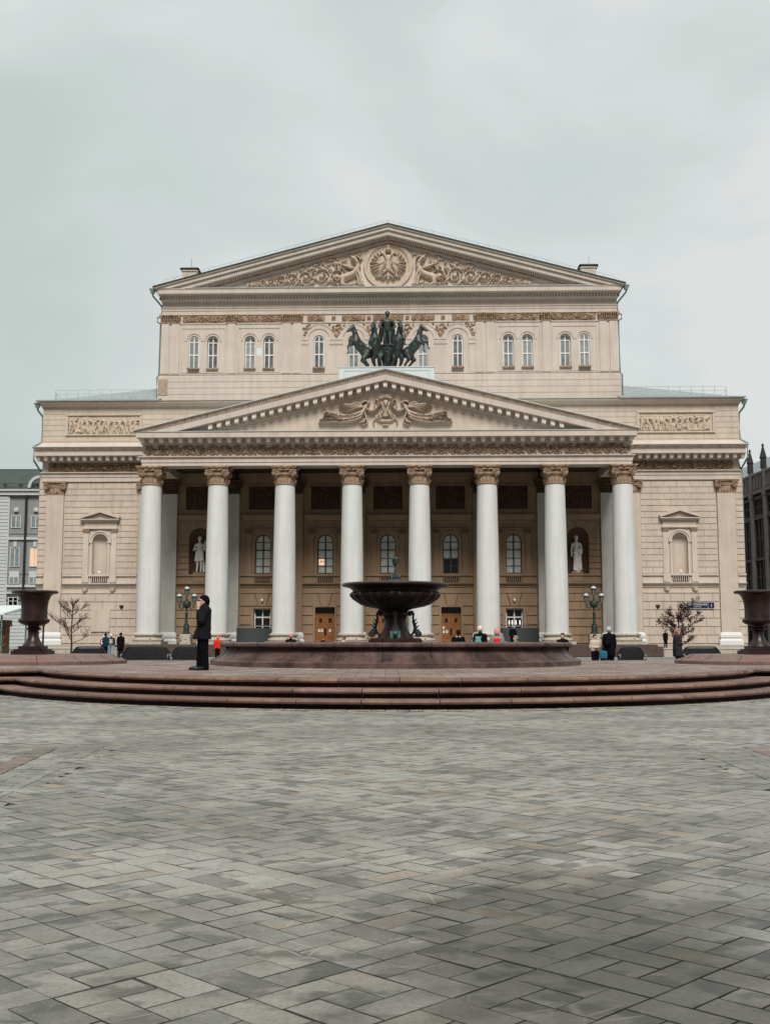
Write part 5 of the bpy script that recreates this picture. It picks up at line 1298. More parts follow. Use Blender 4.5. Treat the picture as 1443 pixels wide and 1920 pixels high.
defs = [(-2.35, 4.3, 205, 'leftmost rearing bronze horse of the chariot group, seen in profile'), (-.98, 3.8, 257, 'second rearing bronze horse from the left, beside the charioteer'),
        (1.02, 3.8, 283, 'third rearing bronze horse from the left, just right of the charioteer'), (2.4, 4.3, 335, 'rightmost rearing bronze horse of the chariot group, seen in profile')]
for i, (u, v, rz, lab) in enumerate(defs):
    o = h0 if i == 0 else h0.copy()
    if i: COL.objects.link(o)
    o.location = thing_at(u, v, hz0); o.rotation_euler = (0, 0, R(rz)-PSI); o.scale = (1.08, 1.12, 1.06)
    tag(o, lab, 'statue', 'rearing bronze horses on the pediment')
ct = empty('bronze_chariot', thing_at(0, 5.2, hz0), -PSI, label='bronze chariot body standing between the rearing horses', cat='chariot')
mb = MB(); mb.lathe([(.30, .55), (.42, .8), (.50, 1.2), (.56, 1.7), (.68, 2.35), (.76, 2.42), (.76, 2.5), (.66, 2.5), (.5, 1.5)], 24, cap=False); mb.box(-.4, .4, -.3, 1.2, .55, .7); mb.tube([(0, -.70, .6), (0, -.82, 1.6), (0, -.86, 2.4)], .05, 6)
mb.build('body', BRONZE, ct, 'auto')
for s in MIR:
    mb = MB()
    for i in range(24):
        a = 2*PI*i/24; b = 2*PI*(i+1)/24; mb.tube([(s*.75, .3+.7*math.cos(a), .72+.7*math.sin(a)), (s*.75, .3+.7*math.cos(b), .72+.7*math.sin(b))], .07, 6)
    for i in range(4): a = PI*i/4; mb.tube([(s*.75, .3-.7*math.cos(a), .72-.7*math.sin(a)), (s*.75, .3+.7*math.cos(a), .72+.7*math.sin(a))], .045, 6)
    mb.build('wheel', BRONZE, ct)
mb = MB(); mb.tube([(0, -.3, .7), (0, -1.2, .9), (0, -2.0, 1.5)], .07); mb.build('shaft', BRONZE, ct)
dp = [('c', (-.16, 0, 1.0), (-.18, -.02, .1), .15, .09), ('c', (.16, 0, 1.0), (.20, -.12, .1), .15, .09), ('e', (0, .02, 1.12), (.26, .19, .22)), ('c', (0, 0, 1.15), (0, .0, 1.70), .22, .27), ('e', (0, .0, 1.80), (.37, .2, .18)),
      ('c', (0, 0, 1.95), (0, -.02, 2.15), .10, .09), ('e', (0, -.04, 2.32), (.14, .17, .19)), ('e', (0, .01, 2.40), (.17, .18, .15)), ('c', (0, -.2, 2.32), (0, -.22, 2.27), .02, .03),
      ('c', (-.36, 0, 1.82), (-.50, -.06, 1.42), .11, .085), ('c', (-.50, -.06, 1.42), (-.34, -.30, 1.25), .08, .055), ('c', (.36, 0, 1.82), (.52, .02, 1.44), .11, .085), ('c', (.52, .02, 1.44), (.36, -.22, 1.22), .08, .055),
      ('c', (-.34, .2, 1.85), (-.5, .34, .5), .14, .16), ('c', (.34, .2, 1.85), (.42, .34, .4), .12, .16), ('c', (0, .24, 1.8), (-.05, .36, .3), .2, .22), ('c', (-.3, -.05, 1.92), (.25, -.12, 1.75), .09, .06)]
o = blob('charioteer_statue', [(*p[:5],) if p[0] == 'c' else p for p in dp], .032, BRONZE, None, k=.05)
o.location = thing_at(0, 5.1, hz0+2.45); o.rotation_euler = (0, 0, -PSI); o.scale = (1.32, 1.25, 1.27)
tag(o, 'bronze standing figure driving the chariot above the four horses', 'statue')
# ================================================================== NICHE STATUES
MARB = mat('grey_marble_statue', (.78, .75, .69), .7, .2, 6, col2=(.40, .37, .33), c2scale=3, c2=(.55, .68))
def niche_statue(s, kind, lab):
    o = empty('niche_statue', thing_at(s*16.95+(-.05 if s < 0 else -.1), 7.75, 6.47), -PSI, label=lab, cat='statue')
    mb = MB(); mb.box(-.52, .52, -.35, .36, 0, .86); mb.build("pedestal", INNER, o)
    b = .87; c = lambda a, d, ra, rb: ('c', (a[0], a[1], a[2]+b), (d[0], d[1], d[2]+b), ra, rb)
    e = lambda a, r: ('e', (a[0], a[1], a[2]+b), r)
    hd = [e((0, -.02, 3.0), (.16, .2, .23)), e((0, .06, 3.08), (.2, .2, .2)), c((0, 0, 2.62), (0, -.01, 2.85), .12, .10), e((0, -.2, 2.97), (.03, .05, .05)), e((0, 0, 2.45), (.42, .22, .2)), c((0, 0, 2.4), (0, 0, 1.85), .30, .26)]
    if kind == 0:
        P_ = hd+[c((-.15, 0, 1.8), (-.2, -.02, 1.05), .27, .24), c((.15, 0, 1.8), (.22, .02, 1.1), .27, .25), c((-.18, 0, 1.1), (-.24, -.05, .1), .15, .09), c((.2, 0, 1.1), (.15, 0, .1), .15, .09), c((-.24, -.05, .08), (-.26, -.22, .05), .08, .06), c((.15, 0, .08), (.16, -.18, .05), .08, .06),
                 c((.42, .15, .9), (.45, .15, .05), .12, .16), c((-.42, 0, 2.42), (-.58, -.1, 1.98), .12, .09), c((-.58, -.1, 1.98), (-.2, -.32, 2.15), .09, .06), c((.42, 0, 2.42), (.62, -.12, 2.02), .12, .09), c((.62, -.12, 2.02), (.2, -.34, 2.12), .09, .06),
                 c((.5, -.2, 2.05), (.62, -.18, 2.7), .07, .11)]
        for i in range(9): x = -.38+i*.095; P_.append(c((x*.8, -.24, 1.85), (x*1.15, -.25, 1.0), .03, .045))
    else:
        P_ = hd+[c((0, 0, 1.85), (.03, 0, .15), .31, .42), c((-.42, 0, 2.42), (-.52, -.05, 1.85), .12, .09), c((-.52, -.05, 1.85), (-.50, -.12, 1.35), .09, .06), c((.42, 0, 2.42), (.52, -.1, 1.95), .12, .09), c((.52, -.1, 1.95), (.25, -.36, 1.85), .09, .06),
                 e((.34, -.36, 1.75), (.22, .10, .3)), c((-.1, 0, .1), (-.12, -.42, .08), .08, .07)]
        for i in range(11): x = -.36+i*.075; P_.append(c((x*.7+.12, -.24, 1.9), (x*1.1+.02, -.36, .15), .028, .05))
        P_.append(c((-.34, -.2, 1.7), (.34, -.32, 1.3), .07, .08))
    f_o = blob('figure', P_, .04, MARB, o, k=.04); f_o.scale = (.88, .9, 1.0); f_o.location = (0, -.1, 0)
niche_statue(-1, 0, 'marble statue in a short tunic holding a pipe in the left niche'); niche_statue(1, 1, 'marble statue in a long draped gown in the right niche')
# ================================================================== STREET LAMPS
LGREEN = mat('green_patina_lamp_metal', (.013, .030, .023), .45, .3, 8, spec=.5)
def lamp(u, v, lab, x=None):
    o = empty('street_lamp', thing_at(u, v, .905), -PSI, label=lab, cat='street lamp', group='three-lantern street lamps on the portico terrace')
    mb = MB(); mb.frus((-.46, .46, -.46, .46), (-.44, .44, -.44, .44), 0, .84); mb.build('pedestal', BASEST, o)
    mb = MB(); mb.lathe([(.36, .84), (.36, .92), (.26, 1.0), (.24, 1.1), (.26, 1.35), (.20, 1.55), (.24, 1.6), (.14, 1.68), (.10, 1.9), (.12, 2.5), (.15, 2.55), (.10, 2.62), (.08, 3.2), (.15, 3.3), (.12, 3.4), (.09, 3.45), (.10, 3.7), (.06, 3.75)], 12)
    mb.tube([(-.28, 0, 3.28+.0), (.28, 0, 3.28)], .18, 10); mb.lathe([(.1, 3.0), (.33, 3.15), (.36, 3.32), (.30, 3.5), (.1, 3.6)], 10)
    mb.tube([(0, 0, 3.7), (0, 0, 4.0)], .05); po = mb.build('pole', LGREEN, o, 'auto')
    for s in MIR:
        a = MB(); a.tube([(s*.15, 0, 3.1), (s*.4, 0, 2.95), (s*.58, 0, 3.02), (s*.63, 0, 3.22), (s*.62, 0, 3.38)], .055, 6); a.tube([(s*.3, 0, 3.3), (s*.45, 0, 3.4), (s*.5, 0, 3.15)], .03, 5); a.build('arm', LGREEN, o, True)
    for (x, z) in [(-.62, 3.38), (.62, 3.38), (0, 3.98)]:
        l = MB(); l.lathe([(.08, z), (.10, z+.05), (.19, z+.52)], 8); l.v = [(p[0]+x, p[1], p[2]) for p in l.v]
        lo = l.build('lantern', mat('grey_lantern_glass', (.17, .19, .18), .15, .1, 4, spec=.5), o)
        f = MB()
        for i in range(8): a = 2*PI*i/8; f.tube([(x+.105*math.cos(a), .105*math.sin(a), z+.03), (x+.2*math.cos(a), .2*math.sin(a), z+.52)], .014, 4)
        f.lathe([(.24, z+.50), (.24, z+.55), (.20, z+.56)], 12, cx=x); f.lathe([(.03, z+.76), (.04, z+.82), (.015, z+.9)], 6, cx=x); f.build('lantern_frame', LGREEN, lo)
        d = MB(); d.lathe([(.23, z+.56), (.21, z+.64), (.14, z+.73), (.04, z+.78)], 12, cx=x); d.build('lantern_dome', mat('pale_lamp_dome', (.50, .53, .53), .4, .05, 2), lo, True)
lamp(-16.45, -.3, 'green three-lantern street lamp left of the portico beside the man in black'); lamp(17.05, -.3, 'green three-lantern street lamp right of the portico near the backpack wearer')
mb = MB(); mb.box(-.4, .4, -.4, .4, 0, .8); mb.box(-.45, .45, -.45, .45, .8, .9)
o = mb.build('stone_bollard', BASEST, None, loc=thing_at(-14.9, -.6, .905)); tag(o, 'squat grey stone block on the terrace beside the left lamp', 'stone block')
# ================================================================== BENCHES
def bench(x, y, ln, lab, group='black slatted benches round the square', rz=0):
    o = empty('bench', (x, y, 0), rz, label=lab, cat='bench', group=group); bm_ = mat('black_bench_paint', (.010, .011, .014), .55, .2, 5, spec=.3)
    h = ln/2; mb = MB(); n = int(ln/.075)
    for i in range(n):
        px = -h+.09+(ln-.18)*i/(n-1); e_ = min(1, min(px+h, h-px)/.22); mb.box(px-.031, px+.031, .0, .035, .42, .66+.26*min(1, e_**.7))
    mb.box(-h+.05, h-.05, .036, .06, .46, .52); pts = [(-h, .02, .62), (-h+.06, .02, .74), (-h+.2, .02, .93), (-h+.32, .02, .965), (h-.32, .02, .965), (h-.2, .02, .93), (h-.06, .02, .74), (h, .02, .62)]; mb.tube(pts, .035, 6)
    mb.build('backrest', bm_, o)
    mb = MB()
    for i in range(6): mb.box(-h+.05, h-.05, -.5+i*.08, -.44+i*.08, .42, .45)
    mb.build('seat', bm_, o)
    for s in MIR:
        m2 = MB(); x = s*(h-.04); m2.tube([(x, .05, 0), (x, .0, .3), (x, .04, .62)], .035, 6); m2.tube([(x, -.5, 0), (x, -.45, .25), (x, -.5, .42), (x, -.52, .62), (x, -.3, .66), (x, .02, .62)], .03, 6); m2.build('armrest_leg', mat('grey_cast_iron', (.13, .15, .15), .4, .2, 6), o, True)
    m3 = MB(); m3.box(-h, h, -.55, .1, .0, .06); m3.box(-h, h, .07, .1, .06, .40); m3.build('base_board', bm_, o)
bench(-10.1, 48, 2.05, 'black slatted bench left of the man in black, below the leftmost column'); bench(-8.3, 48, 1.5, 'black slatted bench directly behind the legs of the man in black')
bench(-12.55, 48, 1.5, 'black slatted bench behind the left vase plinth near the bare tree'); bench(10.3, 47.5, 1.15, 'black slatted bench behind the person in the grey beanie'); bench(13.4, 48, 1.7, 'black slatted bench behind the right vase plinth beside the pink hat')
# kerbs and steps towards the theatre
mb = MB(); mb.box(-24, -8, 49.4, 49.9, 0, .12); mb.box(6, 26, 49.4, 49.9, 0, .12); mb.box(6, 26, 60, 60.4, 0, .16); mb.box(-24, -8, 60, 60.4, 0, .16)
tag(mb.build('kerb', mat('pale_kerb_stone', (.50, .49, .46), .8, .1, 2), None), kind='structure')
def low_wall(x0, x1, y, h0, h1, lab):
    mb = MB(); mb.frus((x0, x1, y, y+.35), (x0, x1, y, y+.35), 0, h0); n = int((x1-x0)/1.5)
    o = empty('low_wall', ((x0+x1)/2, y, 0), label=lab, cat='wall'); xm = (x0+x1)/2
    a = MB()
    for i in range(n): a.box(x0-xm+i*(x1-x0)/n+.01, x0-xm+(i+1)*(x1-x0)/n-.01, 0, .35, 0, h0)
    a.build('block_course', mat('beige_granite_plinth', (.42, .36, .30)), o); c = MB(); c.box(x0-xm-.03, x1-xm+.03, -.05, .4, h0+.002, h0+.09); c.build('coping', mat('pale_kerb_stone', (.5, .49, .46)), o)
low_wall(-25.6, -19.9, 84, .62, .62, 'low beige granite wall behind the bare tree on the left'); low_wall(20.7, 27.5, 84, .60, .60, 'low beige granite wall behind the leafy tree on the right')
# ================================================================== TREES
def tree(name, loc, h, spread, m, seed, lab, leaves=None, twig=.8, nb=10):
    r_ = random.Random(seed); root = empty(name, loc, label=lab, cat='tree'); mb = MB(); tips = []
    def branch(p, d, ln, rad, dep):
        pts = [p]; q = Vector(p); dd = Vector(d).normalized(); n = 4
        for i in range(n): dd = (dd+Vector((r_.uniform(-.18, .18), r_.uniform(-.18, .18), r_.uniform(-.05, .16)))).normalized(); q = q+dd*ln/n; pts.append(tuple(q))
        mb.tube(pts, rad, 5, rad*.45)
        if dep <= 2: tips.extend(pts[1:])
        if dep > 0:
            for k in range(r_.choice([2, 3, 3])):
                j = r_.choice([1, 2, 3, 4]); a = r_.uniform(0, 2*PI); nd = (dd*.75+Vector((math.cos(a), math.sin(a), r_.uniform(-.1, .6)))*.62).normalized()
                branch(pts[j], nd, ln*r_.uniform(.5, .72), rad*.55, dep-1)
    tp = [(0, 0, -.02), (.03, 0, h*.22), (-.02, .02, h*.45), (.03, 0, h*.7), (0, 0, h*.93)]; mb.tube(tp, .075, 7, .02)
    for i in range(nb):
        t = .25+.62*i/nb; z = h*t; a = i*2.4+r_.uniform(-.4, .4); sp = spread*(1-.55*(t-.25)); branch((0, 0, z), (math.cos(a), math.sin(a), r_.uniform(.15, .75)), sp*r_.uniform(.6, .95), .03, 2)
    for t in tips:
        for rep in range(2):
          if r_.random() < twig:
            q = Vector(t); dd = Vector((q.x, q.y, r_.uniform(.1, .8))).normalized(); dd = (dd+Vector((r_.uniform(-.7, .7), r_.uniform(-.7, .7), r_.uniform(-.2, .5)))).normalized(); l_ = r_.uniform(.12, .34)
            e1 = q+dd*l_*.5; e2 = e1+(dd+Vector((r_.uniform(-.4, .4), r_.uniform(-.4, .4), .2)))*l_*.5; mb.tube([q, e1, e2], .009, 3, .005)
    mb.build('trunk', m, root)
    if leaves:
        lm, n, sz = leaves; lb = MB()
        for i in range(n):
            t = r_.choice(tips); c = Vector(t)+Vector((r_.gauss(0, .07), r_.gauss(0, .07), r_.gauss(0, .07))); a = r_.uniform(0, 2*PI); b = r_.uniform(-1, 1); s_ = sz*r_.uniform(.6, 1.3)
            u = Vector((math.cos(a), math.sin(a), b)).normalized()*s_; v_ = u.cross(Vector((r_.uniform(-1, 1), r_.uniform(-1, 1), r_.uniform(-1, 1)))).normalized()*s_*.5
            lb.add([c-u, c-v_, c+u, c+v_], [(0, 1, 2, 3)])
        lb.build('crown', lm, root)
BARK = mat('dark_bark', (.04, .03, .026), .9, .3, 10)
tree('bare_tree', (-20.8, 75, 0), 4.1, 1.35, BARK, 4, 'small bare tree with thin dark twigs left of the portico', nb=11)
tree('leafy_tree', (19.5, 75, 0), 3.7, 1.5, BARK, 9, 'small tree with dark withered brown leaves right of the portico', leaves=(mat('dark_brown_leaves', (.05, .022, .02), .7, .4, 6), 1700, .075), nb=12)
# ================================================================== STREET SIGN
sg = empty('street_sign', thing_at(27.4, 7.35, 4.05), -PSI, label='dark blue street name and number sign on the right wing wall', cat='sign')
NAVY = mat('navy_enamel', (.012, .018, .05), .3, .05, 2)
a = MB(); a.box(-.95, .85, -.04, 0, 0, .52); a.build('name_plate', NAVY, sg); a = MB(); a.box(.93, 1.42, -.04, 0, 0, .52); a.build('number_plate', NAVY, sg)
a = MB()
for (p, q) in [(-.98, .88), (.90, 1.45)]: a.box(p, q, -.045, -.002, -.035, -.002); a.box(p, q, -.045, -.002, .522, .555)
a.build('plate_rim', mat('pale_plate_rim', (.55, .56, .58), .5, 0), sg)
def text(s, x, z, size, m, parent, name='lettering', y=-.048, sx=1):
    cu = bpy.data.curves.new(name, 'FONT'); cu.body = s; cu.size = size; cu.align_x = 'CENTER'; cu.extrude = .003
    t = bpy.data.objects.new(name, cu); COL.objects.link(t); bpy.context.view_layer.update()
    me = bpy.data.meshes.new_from_object(t.evaluated_get(bpy.context.evaluated_depsgraph_get())); bpy.data.objects.remove(t)
    me.materials.clear(); me.materials.append(m); o = bpy.data.objects.new(name, me); COL.objects.link(o); o.parent = parent; o.location = (x, y, z); o.rotation_euler = (R(90), 0, 0); o.scale = (sx, 1, 1)
LET = mat('white_lettering', (.8, .8, .8), .5, 0)
text('ТЕАТРАЛЬНАЯ', -.05, .25, .235, LET, sg, sx=.98); text('ПЛОЩАДЬ', -.05, .09, .12, LET, sg); text('1', 1.175, .11, .40, LET, sg)
# ================================================================== NEIGHBOURING BUILDINGS
GB = mat('grey_stucco_facade', (.24, .25, .255), .85, .08, .5); GBW = mat('white_stucco_trim', (.52, .54, .53), .85, .05, .5); SLATE = mat('dark_slate_roof', (.055, .07, .065), .7, .15, .6)
gb = empty('grey_building', (-58, 170, 0), label='grey and white apartment building with a dark roof at the left edge', cat='building')
mb = MB(); mb.box(-30, 14, 0, 30, 0, 23.2); mb.build('wall', GB, gb)
mb = MB(); mb.box(-30, .9, -.25, .01, 0, 23.0)
for i in range(44): mb.box(-30, .7, -.34, -.25, .3+i*.52, .3+i*.52+.40)
mb.build('white_corner_bay', GBW, gb)
mb = MB(); mb.box(-30, 14.2, -.6, .0, 23.2, 23.8); mb.box(-30, 14.2, -.9, 0, 23.82, 24.05)
for z in (16.4, 9.2, 4.6): mb.box(.9, 14, -.3, 0, z, z+.35)
for z in (8.2,): mb.box(.9, 14, -.4, 0, z, z+.25)
mb.build('cornice', GBW, gb)
mb = MB(); mb.frus((-30, 14.2, -.5, 30), (-30, 14.2, 3.2, 27), 24.06, 27.6); mb.box(-30, 14.2, 3.2, 27, 27.602, 27.75)
for i in range(18): mb.box(-29+i*2.4, -28.6+i*2.4, -.4, .3, 24.06, 24.9)
mb.tube([(-30, -.5, 24.95), (14, -.5, 24.95)], .05)
rf_ = mb.build('roof', SLATE, gb)
mb = MB(); o1 = arc(5.6, 1.9, 24.3, 16); i1 = arc(5.6, 1.5, 24.3, 16)
for q in range(16): mb.poly([i1[q], i1[q+1], o1[q+1], o1[q]], -.8, 0)
mb.build('dormer_arch', GBW, rf_)
mb = MB(); mb.box(3.3, 3.6, -.5, -.3, 0, 24); mb.build('downpipe', BLACK, gb)
for x in (1.9, 4.9, 7.9, 10.9):
    for (z, h, typ) in [(18.2, 1.9, 0), (12.3, 2.9, 1), (9.6+.0, 1.9, 2), (5.6, 2.1, 3), (1.6, 2.2, 3)]:
        if typ == 2: z = 9.75
        f = MB()
        for (a, b, c, d) in [(x-.75, x+.75, z, z+.1), (x-.75, x+.75, z+h-.1, z+h), (x-.75, x-.62, z+.1, z+h-.1), (x+.62, x+.75, z+.1, z+h-.1), (x-.07, x+.07, z+.1, z+h-.1)]: f.box(a, b, -.14, .02, c, d)
        fo = f.build('window', GBW, gb); p = MB(); p.box(x-.62, x+.62, -.10, -.04, z+.1, z+h-.1)
        lit = typ == 1 and x == 4.9
        p.build('pane', mat('warm_lit_curtain', (.6, .42, .3), .6, .2, 3, emit=((1, .6, .36), .35)) if lit else GLASSU, fo)
        if typ in (0, 1): s_ = MB(); s_.lathe([(.02, z+h+.5), (.42, z+h+.6), (.42, z+h+1.1), (.02, z+h+1.25)] if typ == 0 else [(.3, z+h+.1), (.3, z+h+.9)], 10, cx=x, cy=-.02); s_.build('window_ornament', GBW, fo)
        if typ == 1: s_ = MB(); s_.box(x-.7, x+.7, -.12, 0, z-1.6, z-.7); s_.build('window_apron', GBW, fo)
mb = MB()
for z in (17.3, 11.2, 7.2, 3.6): mb.box(.9, 14, -.1, 0, z, z+.12)
for i in range(12): mb.box(.9, 14, -.1, .0, .4+i*.68, .4+i*.68+.5)
mb.build('band_course', GB, gb)
# dark department store along the right side street
DS = mat('dark_brown_grey_stone', (.030, .026, .024), .8, .3, .8); DS2 = mat('sooty_stone', (.17, .155, .14), .8, .25, .8)
DS3 = mat('dark_grey_mullion_stone', (.075, .068, .062), .8, .3, 1)
db = empty('dark_store_building', (48.2, 125, 0), R(2.0), label='dark gothic style department store with pinnacles at the right edge', cat='building')
mb = MB(); mb.box(.5, 20, -8, 62, 0, 22.0); mb.build('wall', DS, db)
nb_ = 15
for i in range(nb_):
    y = -8+i*4.6
    p = MB(); p.box(-.15, .55, y-.32, y+.32, 0, 22.8); p.box(-.25, .6, y-.42, y+.42, 19.4, 19.9)
    p.build('buttress', DS2, db); q = MB(); q.lathe([(.42, 22.8), (.38, 24.0), (.48, 24.1), (.1, 25.6), (.2, 25.7), (.02, 26.0)], 8, cy=y); q.build('pinnacle', DS, db)
    if i < nb_-1:
        for (z0, z1, fl) in [(17.3, 19.2, 3), (11.8, 16.6, 2), (7.2, 11.3, 2), (1.2, 6.2, 2)]:
            w_ = MB(); w_.box(.36, .42, y+.42, y+4.18, z0, z1); wo = w_.build('window', mat('black_shop_glass', (.006, .006, .007), .5, 0, spec=.15), db)
            m2 = MB(); k_ = 5 if fl == 3 else 4
            for j in range(k_): yy = y+.42+3.76*j/(k_-1); m2.box(.2, .44, yy-.10, yy+.10, z0-.1, z1+.1)
            m2.box(.25, .43, y+.42, y+4.18, (z0+z1)/2-.08, (z0+z1)/2+.08); m2.box(.1, .5, y+.42, y+4.18, z1, z1+.35); m2.box(.12, .5, y+.42, y+4.18, z0-.5, z0-.1); m2.build('mullion', DS3 if z0 > 5 else DS, wo)
mb = MB(); mb.box(-.1, .6, -8, 56, 19.9, 20.3); mb.box(.1, .6, -8, 56, 20.3, 22.3); mb.box(-.05, .6, -8, 56, 22.3, 22.6)
for i in range(64): mb.box(.0, .1, -7.9+i, -7.3+i, 20.5, 22.1)
mb.build('parapet', DS2, db)
mb = MB(); mb.box(-.3, .6, -8, 56, 6.3, 6.7); mb.build('cornice', DS, db)
mb = MB(); mb.frus((3, 20, -8, 62), (6, 18, -8, 62), 22.0, 26.5); mb.build('roof', mat('pale_grey_sheet_roof', (.30, .35, .37), .5, .05, .3), db)
# building farther down the right street
fb = empty('far_office_block', (62, 240, 0), label='plain dark block closing the street behind the right vase', cat='building')
mb = MB(); mb.box(-35, 40, 0, 20, 0, 14); mb.build('wall', DS, fb)
for i in range(10):
    for z in (2, 6, 10): p = MB(); p.box(-34+i*3.6, -32+i*3.6, -.1, .01, z, z+2.4); p.build('window', GLASSU, fb)
# glass kiosk on the left
kk = empty('glass_kiosk', (-21.7, 62, 0), label='small glass pavilion with a pale sloping canopy at the left edge behind the vase', cat='kiosk')
gls = bpy.data.materials.new('clear_green_glass'); gls.use_nodes = True; b_ = gls.node_tree.nodes['Principled BSDF']; b_.inputs['Base Color'].default_value = (.93, .98, .96, 1); b_.inputs['Roughness'].default_value = .05; b_.inputs['Transmission Weight'].default_value = 1.0; b_.inputs['IOR'].default_value = 1.1
mb = MB(); mb.add([(-2.5, -1.2, 2.62), (1.15, -1.2, 2.62), (1.75, 1.4, 3.12), (-2.5, 1.4, 3.12), (-2.5, -1.2, 2.70), (1.15, -1.2, 2.70), (1.75, 1.4, 3.2), (-2.5, 1.4, 3.2)], [(0, 3, 2, 1), (4, 5, 6, 7), (0, 1, 5, 4), (1, 2, 6, 5), (2, 3, 7, 6), (3, 0, 4, 7)])
mb.build('canopy', mat('pale_frosted_canopy', (.62, .68, .66), .35, .05, 1), kk)
mb = MB()
for (x, y) in [(-.25, -1.0), (.05, -1.0), (.95, -.9), (1.6, 1.2), (-2.3, -1.0)]: mb.box(x-.04, x+.04, y-.04, y+.04, 0, 2.6)
for z in (.35, 1.75): mb.box(-2.3, -.25, -1.02, -.98, z, z+.06); mb.box(.05, .95, -1.02, -.98, z, z+.04)
mb.build('frame', mat('grey_green_frame', (.12, .20, .17), .4, .1, 3), kk)
mb = MB(); mb.box(-2.3, .95, -.97, -.96, .1, 2.6); mb.add([(.96, -.95, .1), (1.6, 1.2, .1), (1.6, 1.2, 2.9), (.96, -.95, 2.6)], [(0, 1, 2, 3)]); mb.build('glass_wall', gls, kk)
mb = MB(); mb.box(.12, .8, 0, .6, .5, 2.0); mb.box(.1, .9, -.3, .7, 2.0, 2.35); mb.box(-2.2, -.3, .3, 1.2, 0, 2.4); mb.build('counter_interior', mat('brown_interior_fittings', (.15, .07, .04), .7, .5, 5), kk)
# planters / parked dark shapes near the right vase and left vase
def lantern_post(x, y, lab):
    o = empty('lantern_post', (x, y, 0), label=lab, cat='street lamp'); mb = MB(); mb.lathe([(.18, 0), (.16, .5), (.06, .7), (.05, 2.0), (.12, 2.1), (.05, 2.2), (.16, 2.3), (.22, 2.8), (.05, 2.95), (.02, 3.1)], 10); mb.build('post', BLACK, o, True)
lantern_post(-18.9, 62.5, 'short dark lantern post between the glass kiosk and the left vase')
